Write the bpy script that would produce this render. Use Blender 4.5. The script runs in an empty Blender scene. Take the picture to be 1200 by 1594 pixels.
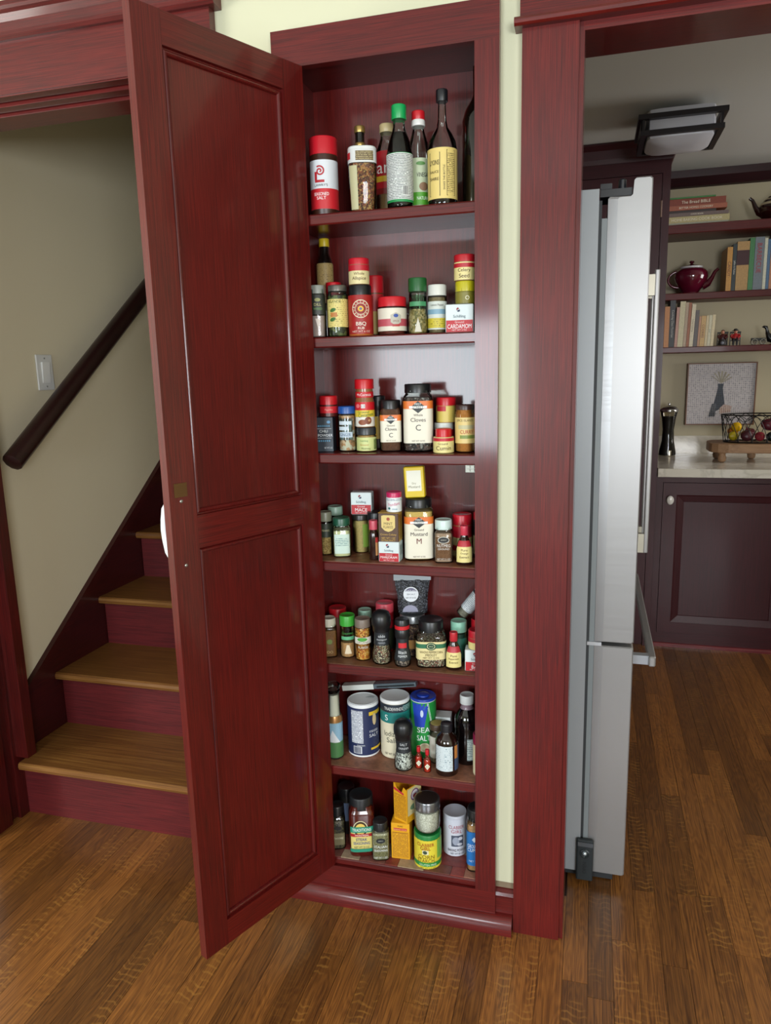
import bpy, math, random
from mathutils import Vector, Matrix
random.seed(7)
sc = bpy.context.scene
COL = sc.collection
PI = math.pi
def lin(h):
    h = h.lstrip('#'); o = []
    for i in (0, 2, 4):
        c = int(h[i:i+2], 16) / 255
        o.append(c / 12.92 if c <= .04045 else ((c + .055) / 1.055) ** 2.4)
    return (*o, 1.0)

# ------------------------------------------------------------------ camera
CAM_YAW, CAM_PITCH, CAM_ROLL = 0.277341, 0.191105, 0.024620
cd = bpy.data.cameras.new('camera'); cam = bpy.data.objects.new('camera', cd); COL.objects.link(cam)
cd.sensor_fit = 'VERTICAL'; cd.sensor_height = 36.0; cd.lens = 36.0 * 1135.43 / 1594; cd.clip_start = .02
fwd = Vector((-math.sin(CAM_YAW) * math.cos(CAM_PITCH), math.cos(CAM_YAW) * math.cos(CAM_PITCH), -math.sin(CAM_PITCH)))
rt = Vector((math.cos(CAM_YAW), math.sin(CAM_YAW), 0)); dn = fwd.cross(rt)
r2 = rt * math.cos(CAM_ROLL) + dn * math.sin(CAM_ROLL); d2 = -rt * math.sin(CAM_ROLL) + dn * math.cos(CAM_ROLL)
m = Matrix((r2, -d2, -fwd)).transposed().to_4x4(); m.translation = (0, 0, 1.4)
cam.matrix_world = m
sc.camera = cam

# ------------------------------------------------------------------ world, daylight, exposure
w = bpy.data.worlds.new('world'); sc.world = w; w.use_nodes = True
w.node_tree.nodes['Background'].inputs[0].default_value = (.62, .76, 1, 1)
w.node_tree.nodes['Background'].inputs[1].default_value = 1.0
def area(name, loc, target, sx, sy, power, col):
    l = bpy.data.lights.new(name, 'AREA'); l.shape = 'RECTANGLE'; l.size = sx; l.size_y = sy; l.energy = power; l.color = col
    o = bpy.data.objects.new(name, l); COL.objects.link(o); o.location = loc
    o.rotation_euler = (Vector(target) - Vector(loc)).to_track_quat('-Z', 'Y').to_euler()
    return o
# daylight entering by the two windows of the front room (behind the photographer) and the kitchen window, plus one added fill light
area('daylight_window_back', (-1.20, -2.52, 1.27), (-1.20, 0, 1.27), 1.2, 1.0, 48, (.86, .95, 1))
area('added_daylight_fill', (1.5, -2.52, 1.38), (1.5, 0, 1.38), 1.4, 1.1, 68, (.97, .98, 1))  # added fill with no known window, brightens the stair wall from the right
area('daylight_window_side', (-3.12, -.3, 1.45), (0, -.3, 1.45), 1.5, 1.2, 48, (1, .95, .86))
area('daylight_window_kitchen', (2.82, 3.6, 1.6), (0, 3.55, 1.5), 1.1, 1.0, 18, (1, .95, .88))
sc.view_settings.view_transform = 'Standard'; sc.view_settings.look = 'None'
sc.view_settings.exposure = 0.72; sc.view_settings.gamma = 1; sc.view_settings.use_curve_mapping = False
sc.cycles.transparent_max_bounces = 20

# ------------------------------------------------------------------ materials
MATS = {}
def newmat(name):
    m = bpy.data.materials.new(name); m.use_nodes = True; nt = m.node_tree
    return m, nt, nt.nodes['Principled BSDF']
def plain(col, rough=.5, metal=0, coat=0, spec=.5, bump=0, bscale=300, var=0):
    k = ('p', col, rough, metal, coat, spec, bump, bscale, var)
    if k in MATS: return MATS[k]
    m, nt, b = newmat('paint_' + col.lstrip('#'))
    c = lin(col); b.inputs['Base Color'].default_value = c
    b.inputs['Roughness'].default_value = rough; b.inputs['Metallic'].default_value = metal
    b.inputs['Coat Weight'].default_value = coat; b.inputs['Specular IOR Level'].default_value = spec
    N, L = nt.nodes, nt.links
    tc = N.new('ShaderNodeTexCoord'); n = N.new('ShaderNodeTexNoise'); n.inputs['Scale'].default_value = bscale; n.inputs['Detail'].default_value = 3
    L.new(tc.outputs['Object'], n.inputs['Vector'])
    if var:
        r = N.new('ShaderNodeValToRGB'); r.color_ramp.elements[0].color = tuple(x * (1 - var) for x in c[:3]) + (1,)
        r.color_ramp.elements[1].color = tuple(min(1, x * (1 + var)) for x in c[:3]) + (1,)
        r.color_ramp.elements[0].position = .3; r.color_ramp.elements[1].position = .7
        L.new(n.outputs['Fac'], r.inputs['Fac']); L.new(r.outputs['Color'], b.inputs['Base Color'])
    if bump:
        bp = N.new('ShaderNodeBump'); bp.inputs['Strength'].default_value = bump; bp.inputs['Distance'].default_value = .002
        L.new(n.outputs['Fac'], bp.inputs['Height']); L.new(bp.outputs['Normal'], b.inputs['Normal'])
    MATS[k] = m; return m
def wood(axis, dark='#360807', mid='#540c0a', light='#6c1711', rough=.43, fine=300, coat=.5, bump=.10, name='mahogany'):
    k = ('w', axis, dark, mid, light, rough, coat)
    if k in MATS: return MATS[k]
    m, nt, b = newmat(name + '_grain_' + axis); N, L = nt.nodes, nt.links
    tc = N.new('ShaderNodeTexCoord'); mp = N.new('ShaderNodeMapping')
    s = [fine, fine, fine]; s['xyz'.index(axis)] = fine * .018; mp.inputs['Scale'].default_value = s
    oi = N.new('ShaderNodeObjectInfo'); ad = N.new('ShaderNodeVectorMath'); ad.operation = 'ADD'
    sc_ = N.new('ShaderNodeVectorMath'); sc_.operation = 'SCALE'; sc_.inputs['Scale'].default_value = 3.7
    cx = N.new('ShaderNodeCombineXYZ')
    for i in range(3): L.new(oi.outputs['Random'], cx.inputs[i])
    L.new(cx.outputs[0], sc_.inputs[0]); L.new(tc.outputs['Object'], ad.inputs[0]); L.new(sc_.outputs[0], ad.inputs[1])
    L.new(ad.outputs[0], mp.inputs['Vector'])
    n = N.new('ShaderNodeTexNoise'); n.inputs['Scale'].default_value = 1.6; n.inputs['Detail'].default_value = 6; n.inputs['Roughness'].default_value = .62; n.inputs['Distortion'].default_value = .25
    L.new(mp.outputs[0], n.inputs['Vector'])
    n2 = N.new('ShaderNodeTexNoise'); n2.inputs['Scale'].default_value = 3.2; n2.inputs['Detail'].default_value = 2
    L.new(ad.outputs[0], n2.inputs['Vector'])
    r = N.new('ShaderNodeValToRGB'); e = r.color_ramp.elements
    e[0].position = .26; e[0].color = lin(dark); e[1].position = .76; e[1].color = lin(light)
    x = e.new(.5); x.color = lin(mid)
    mx = N.new('ShaderNodeMath'); mx.operation = 'MULTIPLY_ADD'; mx.inputs[1].default_value = .3
    L.new(n2.outputs['Fac'], mx.inputs[0])
    sb = N.new('ShaderNodeMath'); sb.operation = 'SUBTRACT'; sb.inputs[1].default_value = .15
    L.new(n.outputs['Fac'], sb.inputs[0]); L.new(sb.outputs[0], mx.inputs[2])
    L.new(mx.outputs[0], r.inputs['Fac']); L.new(r.outputs['Color'], b.inputs['Base Color'])
    b.inputs['Roughness'].default_value = rough; b.inputs['Specular IOR Level'].default_value = .3; b.inputs['Coat Weight'].default_value = coat; b.inputs['Coat Roughness'].default_value = .1
    bp = N.new('ShaderNodeBump'); bp.inputs['Strength'].default_value = bump; bp.inputs['Distance'].default_value = .0012
    L.new(n.outputs['Fac'], bp.inputs['Height']); L.new(bp.outputs['Normal'], b.inputs['Normal'])
    MATS[k] = m; return m
WZ, WX, WY = wood('z'), wood('x'), wood('y')
OAKT = wood('x', '#46290f', '#6b4520', '#86602f', rough=.4, fine=120, coat=.15, bump=.1, name='oak_tread')
def oakfloor():
    m, nt, b = newmat('oak_floor'); N, L = nt.nodes, nt.links
    g = N.new('ShaderNodeNewGeometry'); oi = N.new('ShaderNodeObjectInfo')
    cx = N.new('ShaderNodeCombineXYZ'); ml = N.new('ShaderNodeMath'); ml.operation = 'MULTIPLY'; ml.inputs[1].default_value = 53
    L.new(oi.outputs['Random'], ml.inputs[0])
    for i in range(3): L.new(ml.outputs[0], cx.inputs[i])
    ad = N.new('ShaderNodeVectorMath'); ad.operation = 'ADD'; L.new(g.outputs['Position'], ad.inputs[0]); L.new(cx.outputs[0], ad.inputs[1])
    mp = N.new('ShaderNodeMapping'); mp.inputs['Scale'].default_value = (300, 3.6, 1); L.new(ad.outputs[0], mp.inputs[0])
    n = N.new('ShaderNodeTexNoise'); n.inputs['Scale'].default_value = 1.5; n.inputs['Detail'].default_value = 5; n.inputs['Roughness'].default_value = .6; n.inputs['Distortion'].default_value = .25
    L.new(mp.outputs[0], n.inputs['Vector'])
    # cathedral figure
    mp2 = N.new('ShaderNodeMapping'); mp2.inputs['Scale'].default_value = (22, 3.0, 1); L.new(ad.outputs[0], mp2.inputs[0])
    n2 = N.new('ShaderNodeTexNoise'); n2.inputs['Scale'].default_value = 1.0; n2.inputs['Detail'].default_value = 2; L.new(mp2.outputs[0], n2.inputs['Vector'])
    wv = N.new('ShaderNodeMath'); wv.operation = 'MULTIPLY'; wv.inputs[1].default_value = 95; L.new(n2.outputs['Fac'], wv.inputs[0])
    sn = N.new('ShaderNodeMath'); sn.operation = 'SINE'; L.new(wv.outputs[0], sn.inputs[0])
    mixf = N.new('ShaderNodeMath'); mixf.operation = 'MULTIPLY_ADD'; mixf.inputs[1].default_value = .055
    L.new(sn.outputs[0], mixf.inputs[0]); L.new(n.outputs['Fac'], mixf.inputs[2])
    r = N.new('ShaderNodeValToRGB'); e = r.color_ramp.elements
    e[0].position = .3; e[0].color = lin('#482911'); e[1].position = .75; e[1].color = lin('#8e5c29'); x = e.new(.5); x.color = lin('#6e441d')
    L.new(mixf.outputs[0], r.inputs['Fac'])
    # per-plank tone
    tn = N.new('ShaderNodeMapRange'); tn.inputs['To Min'].default_value = .66; tn.inputs['To Max'].default_value = 1.42; L.new(oi.outputs['Random'], tn.inputs['Value'])
    mc = N.new('ShaderNodeVectorMath'); mc.operation = 'SCALE'; L.new(r.outputs['Color'], mc.inputs[0]); L.new(tn.outputs[0], mc.inputs['Scale'])
    # ray flecks: pale wavy lines across the grain, on some planks
    sx = N.new('ShaderNodeSeparateXYZ'); L.new(ad.outputs[0], sx.inputs[0])
    mp3 = N.new('ShaderNodeMapping'); mp3.inputs['Scale'].default_value = (30, 9, 1); L.new(ad.outputs[0], mp3.inputs[0])
    n3 = N.new('ShaderNodeTexNoise'); n3.inputs['Scale'].default_value = 1; n3.inputs['Detail'].default_value = 2; L.new(mp3.outputs[0], n3.inputs['Vector'])
    ph = N.new('ShaderNodeMath'); ph.operation = 'MULTIPLY'; ph.inputs[1].default_value = 330; L.new(sx.outputs[1], ph.inputs[0])
    ph2 = N.new('ShaderNodeMath'); ph2.operation = 'MULTIPLY_ADD'; ph2.inputs[1].default_value = 15; L.new(n3.outputs['Fac'], ph2.inputs[0]); L.new(ph.outputs[0], ph2.inputs[2])
    sn3 = N.new('ShaderNodeMath'); sn3.operation = 'SINE'; L.new(ph2.outputs[0], sn3.inputs[0])
    th0 = N.new('ShaderNodeMapRange'); th0.inputs['From Min'].default_value = .35; th0.inputs['From Max'].default_value = .95; L.new(sn3.outputs[0], th0.inputs['Value'])
    mp4 = N.new('ShaderNodeMapping'); mp4.inputs['Scale'].default_value = (24, 11, 1); mp4.inputs['Location'].default_value = (3, 9, 0); L.new(ad.outputs[0], mp4.inputs[0])
    n4 = N.new('ShaderNodeTexNoise'); n4.inputs['Scale'].default_value = 1; n4.inputs['Detail'].default_value = 3; L.new(mp4.outputs[0], n4.inputs['Vector'])
    th1 = N.new('ShaderNodeMapRange'); th1.inputs['From Min'].default_value = .46; th1.inputs['From Max'].default_value = .6; L.new(n4.outputs['Fac'], th1.inputs['Value'])
    th = N.new('ShaderNodeMath'); th.operation = 'MULTIPLY'; L.new(th0.outputs[0], th.inputs[0]); L.new(th1.outputs[0], th.inputs[1])
    fr = N.new('ShaderNodeMath'); fr.operation = 'FRACT'; f7 = N.new('ShaderNodeMath'); f7.operation = 'MULTIPLY'; f7.inputs[1].default_value = 17.3
    L.new(oi.outputs['Random'], f7.inputs[0]); L.new(f7.outputs[0], fr.inputs[0])
    gt = N.new('ShaderNodeMapRange'); gt.inputs['From Min'].default_value = .5; gt.inputs['From Max'].default_value = .7; gt.inputs['To Max'].default_value = .42; L.new(fr.outputs[0], gt.inputs['Value'])
    mk = N.new('ShaderNodeMath'); mk.operation = 'MULTIPLY'; L.new(th.outputs[0], mk.inputs[0]); L.new(gt.outputs[0], mk.inputs[1])
    mix = N.new('ShaderNodeMix'); mix.data_type = 'RGBA'; mix.inputs['B'].default_value = lin('#a87838')
    L.new(mk.outputs[0], mix.inputs['Factor']); L.new(mc.outputs[0], mix.inputs['A']); L.new(mix.outputs['Result'], b.inputs['Base Color'])
    b.inputs['Roughness'].default_value = .36; b.inputs['Coat Weight'].default_value = .4; b.inputs['Coat Roughness'].default_value = .17
    bp = N.new('ShaderNodeBump'); bp.inputs['Strength'].default_value = .12; bp.inputs['Distance'].default_value = .001
    L.new(n.outputs['Fac'], bp.inputs['Height']); L.new(bp.outputs['Normal'], b.inputs['Normal'])
    return m
FLOOR = oakfloor()
def glass(tint='#f4f8f4', rough=.04, ior=1.45):
    k = ('g', tint, rough, ior)
    if k in MATS: return MATS[k]
    m = bpy.data.materials.new('clear_glass'); m.use_nodes = True; nt = m.node_tree; N, L = nt.nodes, nt.links; N.clear()
    o = N.new('ShaderNodeOutputMaterial'); t = N.new('ShaderNodeBsdfTransparent'); t.inputs[0].default_value = lin(tint)
    gl = N.new('ShaderNodeBsdfGlossy'); gl.inputs['Roughness'].default_value = rough
    lw = N.new('ShaderNodeFresnel'); lw.inputs['IOR'].default_value = ior
    mx = N.new('ShaderNodeMixShader'); L.new(lw.outputs[0], mx.inputs[0]); L.new(t.outputs[0], mx.inputs[1]); L.new(gl.outputs[0], mx.inputs[2]); L.new(mx.outputs[0], o.inputs[0])
    MATS[k] = m; return m
def speck(cols, scale=260, rough=.6):
    k = ('s', tuple(cols), scale)
    if k in MATS: return MATS[k]
    m, nt, b = newmat('spice_grains'); N, L = nt.nodes, nt.links
    tc = N.new('ShaderNodeTexCoord'); v = N.new('ShaderNodeTexVoronoi'); v.inputs['Scale'].default_value = scale; L.new(tc.outputs['Object'], v.inputs['Vector'])
    r = N.new('ShaderNodeValToRGB'); r.color_ramp.interpolation = 'CONSTANT'; e = r.color_ramp.elements
    e[0].color = lin(cols[0]); e[1].color = lin(cols[1]); e[1].position = 1 / len(cols)
    for i, c in enumerate(cols[2:]): x = e.new((i + 2) / len(cols)); x.color = lin(c)
    sp = N.new('ShaderNodeSeparateColor'); L.new(v.outputs['Color'], sp.inputs[0]); L.new(sp.outputs[0], r.inputs['Fac']); L.new(r.outputs['Color'], b.inputs['Base Color'])
    b.inputs['Roughness'].default_value = rough
    bp = N.new('ShaderNodeBump'); bp.invert = True; bp.inputs['Strength'].default_value = .6; bp.inputs['Distance'].default_value = .002
    L.new(v.outputs['Distance'], bp.inputs['Height']); L.new(bp.outputs['Normal'], b.inputs['Normal'])
    MATS[k] = m; return m
def fineprint(paper, ink, pitch=.0034, fill=.55, rough=.5):
    pitch *= .72; fill += .03
    k = ('f', paper, ink, pitch, fill)
    if k in MATS: return MATS[k]
    m, nt, b = newmat('printed_paper'); N, L = nt.nodes, nt.links
    uv = N.new('ShaderNodeTexCoord'); sp = N.new('ShaderNodeSeparateXYZ'); L.new(uv.outputs['UV'], sp.inputs[0])
    dv = N.new('ShaderNodeMath'); dv.operation = 'DIVIDE'; dv.inputs[1].default_value = pitch; L.new(sp.outputs[1], dv.inputs[0])
    fl = N.new('ShaderNodeMath'); fl.operation = 'FLOOR'; L.new(dv.outputs[0], fl.inputs[0])
    fr = N.new('ShaderNodeMath'); fr.operation = 'FRACT'; L.new(dv.outputs[0], fr.inputs[0])
    lt = N.new('ShaderNodeMath'); lt.operation = 'LESS_THAN'; lt.inputs[1].default_value = .42; L.new(fr.outputs[0], lt.inputs[0])
    cx = N.new('ShaderNodeCombineXYZ'); mu = N.new('ShaderNodeMath'); mu.operation = 'MULTIPLY'; mu.inputs[1].default_value = 650
    L.new(sp.outputs[0], mu.inputs[0]); L.new(mu.outputs[0], cx.inputs[0])
    m5 = N.new('ShaderNodeMath'); m5.operation = 'MULTIPLY'; m5.inputs[1].default_value = 7.7; L.new(fl.outputs[0], m5.inputs[0]); L.new(m5.outputs[0], cx.inputs[1])
    n = N.new('ShaderNodeTexNoise'); n.inputs['Scale'].default_value = 1; n.inputs['Detail'].default_value = 0; L.new(cx.outputs[0], n.inputs['Vector'])
    gt = N.new('ShaderNodeMath'); gt.operation = 'GREATER_THAN'; gt.inputs[1].default_value = 1 - fill; L.new(n.outputs['Fac'], gt.inputs[0])
    an = N.new('ShaderNodeMath'); an.operation = 'MULTIPLY'; L.new(lt.outputs[0], an.inputs[0]); L.new(gt.outputs[0], an.inputs[1])
    mix = N.new('ShaderNodeMix'); mix.data_type = 'RGBA'; mix.inputs['A'].default_value = lin(paper); mix.inputs['B'].default_value = lin(ink)
    L.new(an.outputs[0], mix.inputs['Factor']); L.new(mix.outputs['Result'], b.inputs['Base Color']); b.inputs['Roughness'].default_value = rough
    MATS[k] = m; return m
WALLM = plain('#c4c4a8', .6, bump=.05, bscale=90)
WALLK = plain('#b8ad90', .6, bump=.05, bscale=90)
WALLS = plain('#cbc3aa', .6, bump=.05, bscale=90)
CEILM = plain('#c9c8c2', .7, bump=.04, bscale=60)
def steel():
    m, nt, b = newmat('brushed_steel'); N, L = nt.nodes, nt.links
    tc = N.new('ShaderNodeTexCoord'); mp = N.new('ShaderNodeMapping'); mp.inputs['Scale'].default_value = (4, 4, 400); L.new(tc.outputs['Object'], mp.inputs[0])
    n = N.new('ShaderNodeTexNoise'); n.inputs['Scale'].default_value = 1; n.inputs['Detail'].default_value = 3; L.new(mp.outputs[0], n.inputs['Vector'])
    mr = N.new('ShaderNodeMapRange'); mr.inputs['To Min'].default_value = .3; mr.inputs['To Max'].default_value = .42; L.new(n.outputs['Fac'], mr.inputs['Value']); L.new(mr.outputs[0], b.inputs['Roughness'])
    b.inputs['Base Color'].default_value = lin('#9c9b9b'); b.inputs['Metallic'].default_value = .65
    return m
STEEL = steel()
def marble():
    m, nt, b = newmat('white_marble'); N, L = nt.nodes, nt.links
    tc = N.new('ShaderNodeTexCoord'); n = N.new('ShaderNodeTexNoise'); n.inputs['Scale'].default_value = 3; n.inputs['Detail'].default_value = 6; n.inputs['Distortion'].default_value = 2.2; L.new(tc.outputs['Object'], n.inputs['Vector'])
    r = N.new('ShaderNodeValToRGB'); e = r.color_ramp.elements; e[0].position = .44; e[0].color = lin('#d6cfc0'); e[1].position = .5; e[1].color = lin('#c6bfb0'); x = e.new(.56); x.color = lin('#dad3c6')
    L.new(n.outputs['Fac'], r.inputs['Fac']); L.new(r.outputs['Color'], b.inputs['Base Color']); b.inputs['Roughness'].default_value = .15
    return m
MARBLE = marble()

# ------------------------------------------------------------------ mesh helpers
class MB:
    def __init__(s): s.v = []; s.f = []; s.uv = {}
    def add(s, vs, fs):
        b = len(s.v); s.v += [tuple(v) for v in vs]; s.f += [tuple(i + b for i in f) for f in fs]; return s
    def box(s, x0, x1, y0, y1, z0, z1):
        return s.add([(x0,y0,z0),(x1,y0,z0),(x1,y1,z0),(x0,y1,z0),(x0,y0,z1),(x1,y0,z1),(x1,y1,z1),(x0,y1,z1)],
                     [(3,2,1,0),(4,5,6,7),(0,1,5,4),(1,2,6,5),(2,3,7,6),(3,0,4,7)])
    def prism(s, pts, axis, a, b):   # polygon extruded along an axis; pts in the other two axes
        def P(p, t): return {'x': (t, p[0], p[1]), 'y': (p[0], t, p[1]), 'z': (p[0], p[1], t)}[axis]
        n = len(pts)
        return s.add([P(p, a) for p in pts] + [P(p, b) for p in pts],
                     [tuple(range(n)), tuple(range(2*n-1, n-1, -1))] + [(i, i+n, (i+1) % n + n, (i+1) % n) for i in range(n)])
    def loft(s, rings, cap0=True, cap1=True):
        n = len(rings[0]); b = [v for r in rings for v in r]; f = []
        for k in range(len(rings)-1):
            for i in range(n):
                j = (i+1) % n; f.append((k*n+i, k*n+j, (k+1)*n+j, (k+1)*n+i))
        if cap0: f.append(tuple(range(n-1, -1, -1)))
        if cap1: f.append(tuple((len(rings)-1)*n + i for i in range(n)))
        return s.add(b, f)
    def lathe(s, prof, seg=32, p=2, ry=1.0, c=(0,0,0), ribs=0, ribd=.02):
        rings = []
        for (z, r) in prof:
            ring = []
            for i in range(seg):
                t = 2*PI*i/seg; q = 1 if p == 2 else (abs(math.cos(t))**p + abs(math.sin(t))**p) ** (-1/p)
                rr = r*q
                if ribs and r > 0 and (i % 2): rr *= 1 - ribd
                ring.append((c[0]+rr*math.cos(t), c[1]+rr*ry*math.sin(t), c[2]+z))
            rings.append(ring)
        return s.loft(rings)
    def tube(s, pts, rad, seg=10, flat=1.0):
        pts = [Vector(p) for p in pts]; n = len(pts); rings = []
        rad = rad if isinstance(rad, (list, tuple)) else [rad]*n
        up = Vector((0, 0, 1)); prev = None
        for i in range(n):
            t = (pts[min(i+1, n-1)] - pts[max(i-1, 0)]).normalized()
            if prev is None:
                a = up if abs(t.dot(up)) < .9 else Vector((1, 0, 0)); u = (a - t*a.dot(t)).normalized()
            else: u = (prev - t*prev.dot(t)).normalized()
            prev = u; v = t.cross(u)
            rings.append([tuple(pts[i] + (u*math.cos(2*PI*k/seg)*flat + v*math.sin(2*PI*k/seg))*rad[i]) for k in range(seg)])
        return s.loft(rings)
    def sphere(s, c, rx, ry=None, rz=None, n=12, m=8):
        ry = ry or rx; rz = rz or rx
        rings = [[(c[0]+rx*math.sin(PI*j/m)*math.cos(2*PI*i/n), c[1]+ry*math.sin(PI*j/m)*math.sin(2*PI*i/n), c[2]-rz*math.cos(PI*j/m)) for i in range(n)] for j in range(1, m)]
        b = len(s.v); s.loft(rings, False, False); k = len(s.v)
        s.v += [(c[0], c[1], c[2]-rz), (c[0], c[1], c[2]+rz)]; L = b + (m-2)*n
        for i in range(n):
            j = (i+1) % n; s.f.append((k, b+j, b+i)); s.f.append((k+1, L+i, L+j))
        return s
    def rbox(s, x0, x1, y0, y1, z0, z1, r=.004, seg=3):   # box with rounded vertical edges and softened rims
        cx, cy = (x0+x1)/2, (y0+y1)/2
        def ring(ins, z):
            o = []; q = max(r-ins, .0002)
            for (sx, sy, a0) in ((1,1,0),(-1,1,PI/2),(-1,-1,PI),(1,-1,3*PI/2)):
                ex, ey = cx+sx*((x1-x0)/2-ins-q), cy+sy*((y1-y0)/2-ins-q)
                for k in range(seg+1):
                    a = a0+PI/2*k/seg; o.append((ex+q*math.cos(a), ey+q*math.sin(a), z))
            return o
        e = min(r*.5, (z1-z0)*.3)
        return s.loft([ring(e, z0), ring(0, z0+e), ring(0, z1-e), ring(e, z1)])
    def build(s, name, mat, parent=None, smooth=False, uvs=None):
        me = bpy.data.meshes.new(name); me.from_pydata(s.v, [], s.f); me.validate(); me.materials.append(mat)
        if smooth:
            me.polygons.foreach_set('use_smooth', [True]*len(me.polygons)); me.set_sharp_from_angle(angle=math.radians(38))
        if uvs:
            ul = me.uv_layers.new(name='uv')
            for l in me.loops: ul.data[l.index].uv = uvs[l.vertex_index]
        o = bpy.data.objects.new(name, me); COL.objects.link(o); o.parent = parent
        return o
def tag(o, label, cat, group=None, kind=None):
    if label: o['label'] = label
    if cat: o['category'] = cat
    if group: o['group'] = group
    if kind: o['kind'] = kind
    return o
def empty(name, loc=(0,0,0), rz=0, parent=None):
    o = bpy.data.objects.new(name, None); COL.objects.link(o); o.location = loc; o.rotation_euler = (0,0,rz); o.empty_display_size = .05; o.parent = parent
    return o
def struct(name, mb, mat, label=None, smooth=False):
    o = mb.build(name, mat, None, smooth); o['kind'] = 'structure'
    if label: o['label'] = label
    return o
def B(*a): return MB().box(*a)

# lettering: outlines of the built-in font turned into flat meshes
_T = {}
def text2d(s):
    if s in _T: return _T[s]
    c = bpy.data.curves.new('lettering', 'FONT'); c.body = s; c.align_x = 'CENTER'; c.align_y = 'CENTER'; c.resolution_u = 3
    o = bpy.data.objects.new('lettering', c); COL.objects.link(o)
    dg = bpy.context.evaluated_depsgraph_get(); me = bpy.data.meshes.new_from_object(o.evaluated_get(dg))
    vs = [(v.co.x, v.co.y) for v in me.vertices]; fs = [tuple(p.vertices) for p in me.polygons]
    bpy.data.objects.remove(o); bpy.data.curves.remove(c); bpy.data.meshes.remove(me)
    if vs:
        y0, y1 = min(v[1] for v in vs), max(v[1] for v in vs); x0, x1 = min(v[0] for v in vs), max(v[0] for v in vs)
        hh = (y1-y0) or 1; vs = [((x-(x0+x1)/2)/hh, (y-(y0+y1)/2)/hh) for x, y in vs]
    _T[s] = (vs, fs); return _T[s]
def disc2d(rx, ry=None, n=20):
    ry = ry or rx; return poly2d([(rx*math.cos(2*PI*i/n), ry*math.sin(2*PI*i/n)) for i in range(n)], 1, 2)
def ring2d(r0, r1, ry=1, n=28):
    v = [(r*math.cos(2*PI*i/n), ry*r*math.sin(2*PI*i/n)) for r in (r0, r1) for i in range(n)]
    return v, [(i, n+i, n+(i+1) % n, (i+1) % n) for i in range(n)]
def rect2d(wd, ht, nx=6):
    v = [(-wd/2+wd*i/nx, y) for y in (-ht/2, ht/2) for i in range(nx+1)]
    return v, [(i, i+1, nx+2+i, nx+1+i) for i in range(nx)]
def frame2d(wd, ht, t):
    a, b = wd/2, ht/2
    v = [(-a,-b),(a,-b),(a,b),(-a,b),(-a+t,-b+t),(a-t,-b+t),(a-t,b-t),(-a+t,b-t)]
    return v, [(0,1,5,4),(1,2,6,5),(2,3,7,6),(3,0,4,7)]
def poly2d(pts, sub=4, rings=4):
    n0 = len(pts); P = [(pts[i][0]+(pts[(i+1) % n0][0]-pts[i][0])*k/sub, pts[i][1]+(pts[(i+1) % n0][1]-pts[i][1])*k/sub) for i in range(n0) for k in range(sub)] if n0 < 10 else list(pts)
    cx = sum(p[0] for p in P)/len(P); cy = sum(p[1] for p in P)/len(P); n = len(P)
    V = [(cx, cy)] + [(cx+(p[0]-cx)*q/rings, cy+(p[1]-cy)*q/rings) for q in range(1, rings+1) for p in P]
    F = [(0, i+1, (i+1) % n+1) for i in range(n)] + [(1+q*n+i, 1+(q+1)*n+i, 1+(q+1)*n+(i+1) % n, 1+q*n+(i+1) % n) for q in range(rings-1) for i in range(n)]
    return V, F
def spiral2d(R, turns=2.0, t=.18, n=40):
    v = []; 
    for i in range(n+1):
        a = turns*2*PI*i/n; r = R*(.12+.88*i/n)
        for q in (r-t*R/2, r+t*R/2): v.append((q*math.cos(a-PI/2), q*math.sin(a-PI/2)))
    return v, [(2*i, 2*i+1, 2*i+3, 2*i+2) for i in range(n)]
def bars2d(wd, ht, n=16):
    v, f = [], []; rnd = random.Random(3)
    for i in range(n):
        x = -wd/2+wd*i/n; t = wd/n*rnd.choice((.35, .55, .7)); b = len(v)
        v += [(x,-ht/2),(x+t,-ht/2),(x+t,ht/2),(x,ht/2)]; f.append((b,b+1,b+2,b+3))
    return v, f
# ------------------------------------------------------------------ room shell
CEIL, YW, YWB = 2.62, 1.648, 1.770
wf = MB()
wf.box(-3.2, -1.80, YW, YWB, 0, CEIL); wf.box(-1.80, -.93, YW, YWB, 2.09, CEIL); wf.box(-.93, -.672, YW, YWB, 0, CEIL)
wf.box(-.672, -.212, YW, YWB, 2.075, CEIL); wf.box(-.212, -.06, YW, YWB, 0, CEIL); wf.box(-.06, 1.05, YW, YWB, 2.06, CEIL); wf.box(1.05, 2.9, YW, YWB, 0, CEIL)
struct('wall_front', wf, WALLM, 'pale cream painted wall around cabinet and doorways')
wb = MB(); YR = -2.6
wb.box(-3.2, -1.82, YR-.1, YR, 0, CEIL); wb.box(-.58, .78, YR-.1, YR, 0, CEIL); wb.box(2.22, 2.9, YR-.1, YR, 0, CEIL)
for xa, xb in ((-1.82, -.58), (.78, 2.22)): wb.box(xa, xb, YR-.1, YR, 0, .75); wb.box(xa, xb, YR-.1, YR, 1.95, CEIL)
struct('wall_back', wb, WALLM)
wl = MB(); wl.box(-3.3, -3.2, YR, -1.1, 0, CEIL); wl.box(-3.3, -3.2, .5, YWB, 0, CEIL); wl.box(-3.3, -3.2, -1.1, .5, 0, .8); wl.box(-3.3, -3.2, -1.1, .5, 2.1, CEIL)
struct('wall_left', wl, WALLM)
struct('wall_right', B(2.9, 3.0, YR, YWB, 0, CEIL), WALLM)
struct('ceiling', B(-3.2, 2.9, YR, YWB, CEIL, CEIL+.05), CEILM, 'front room ceiling')
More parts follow.
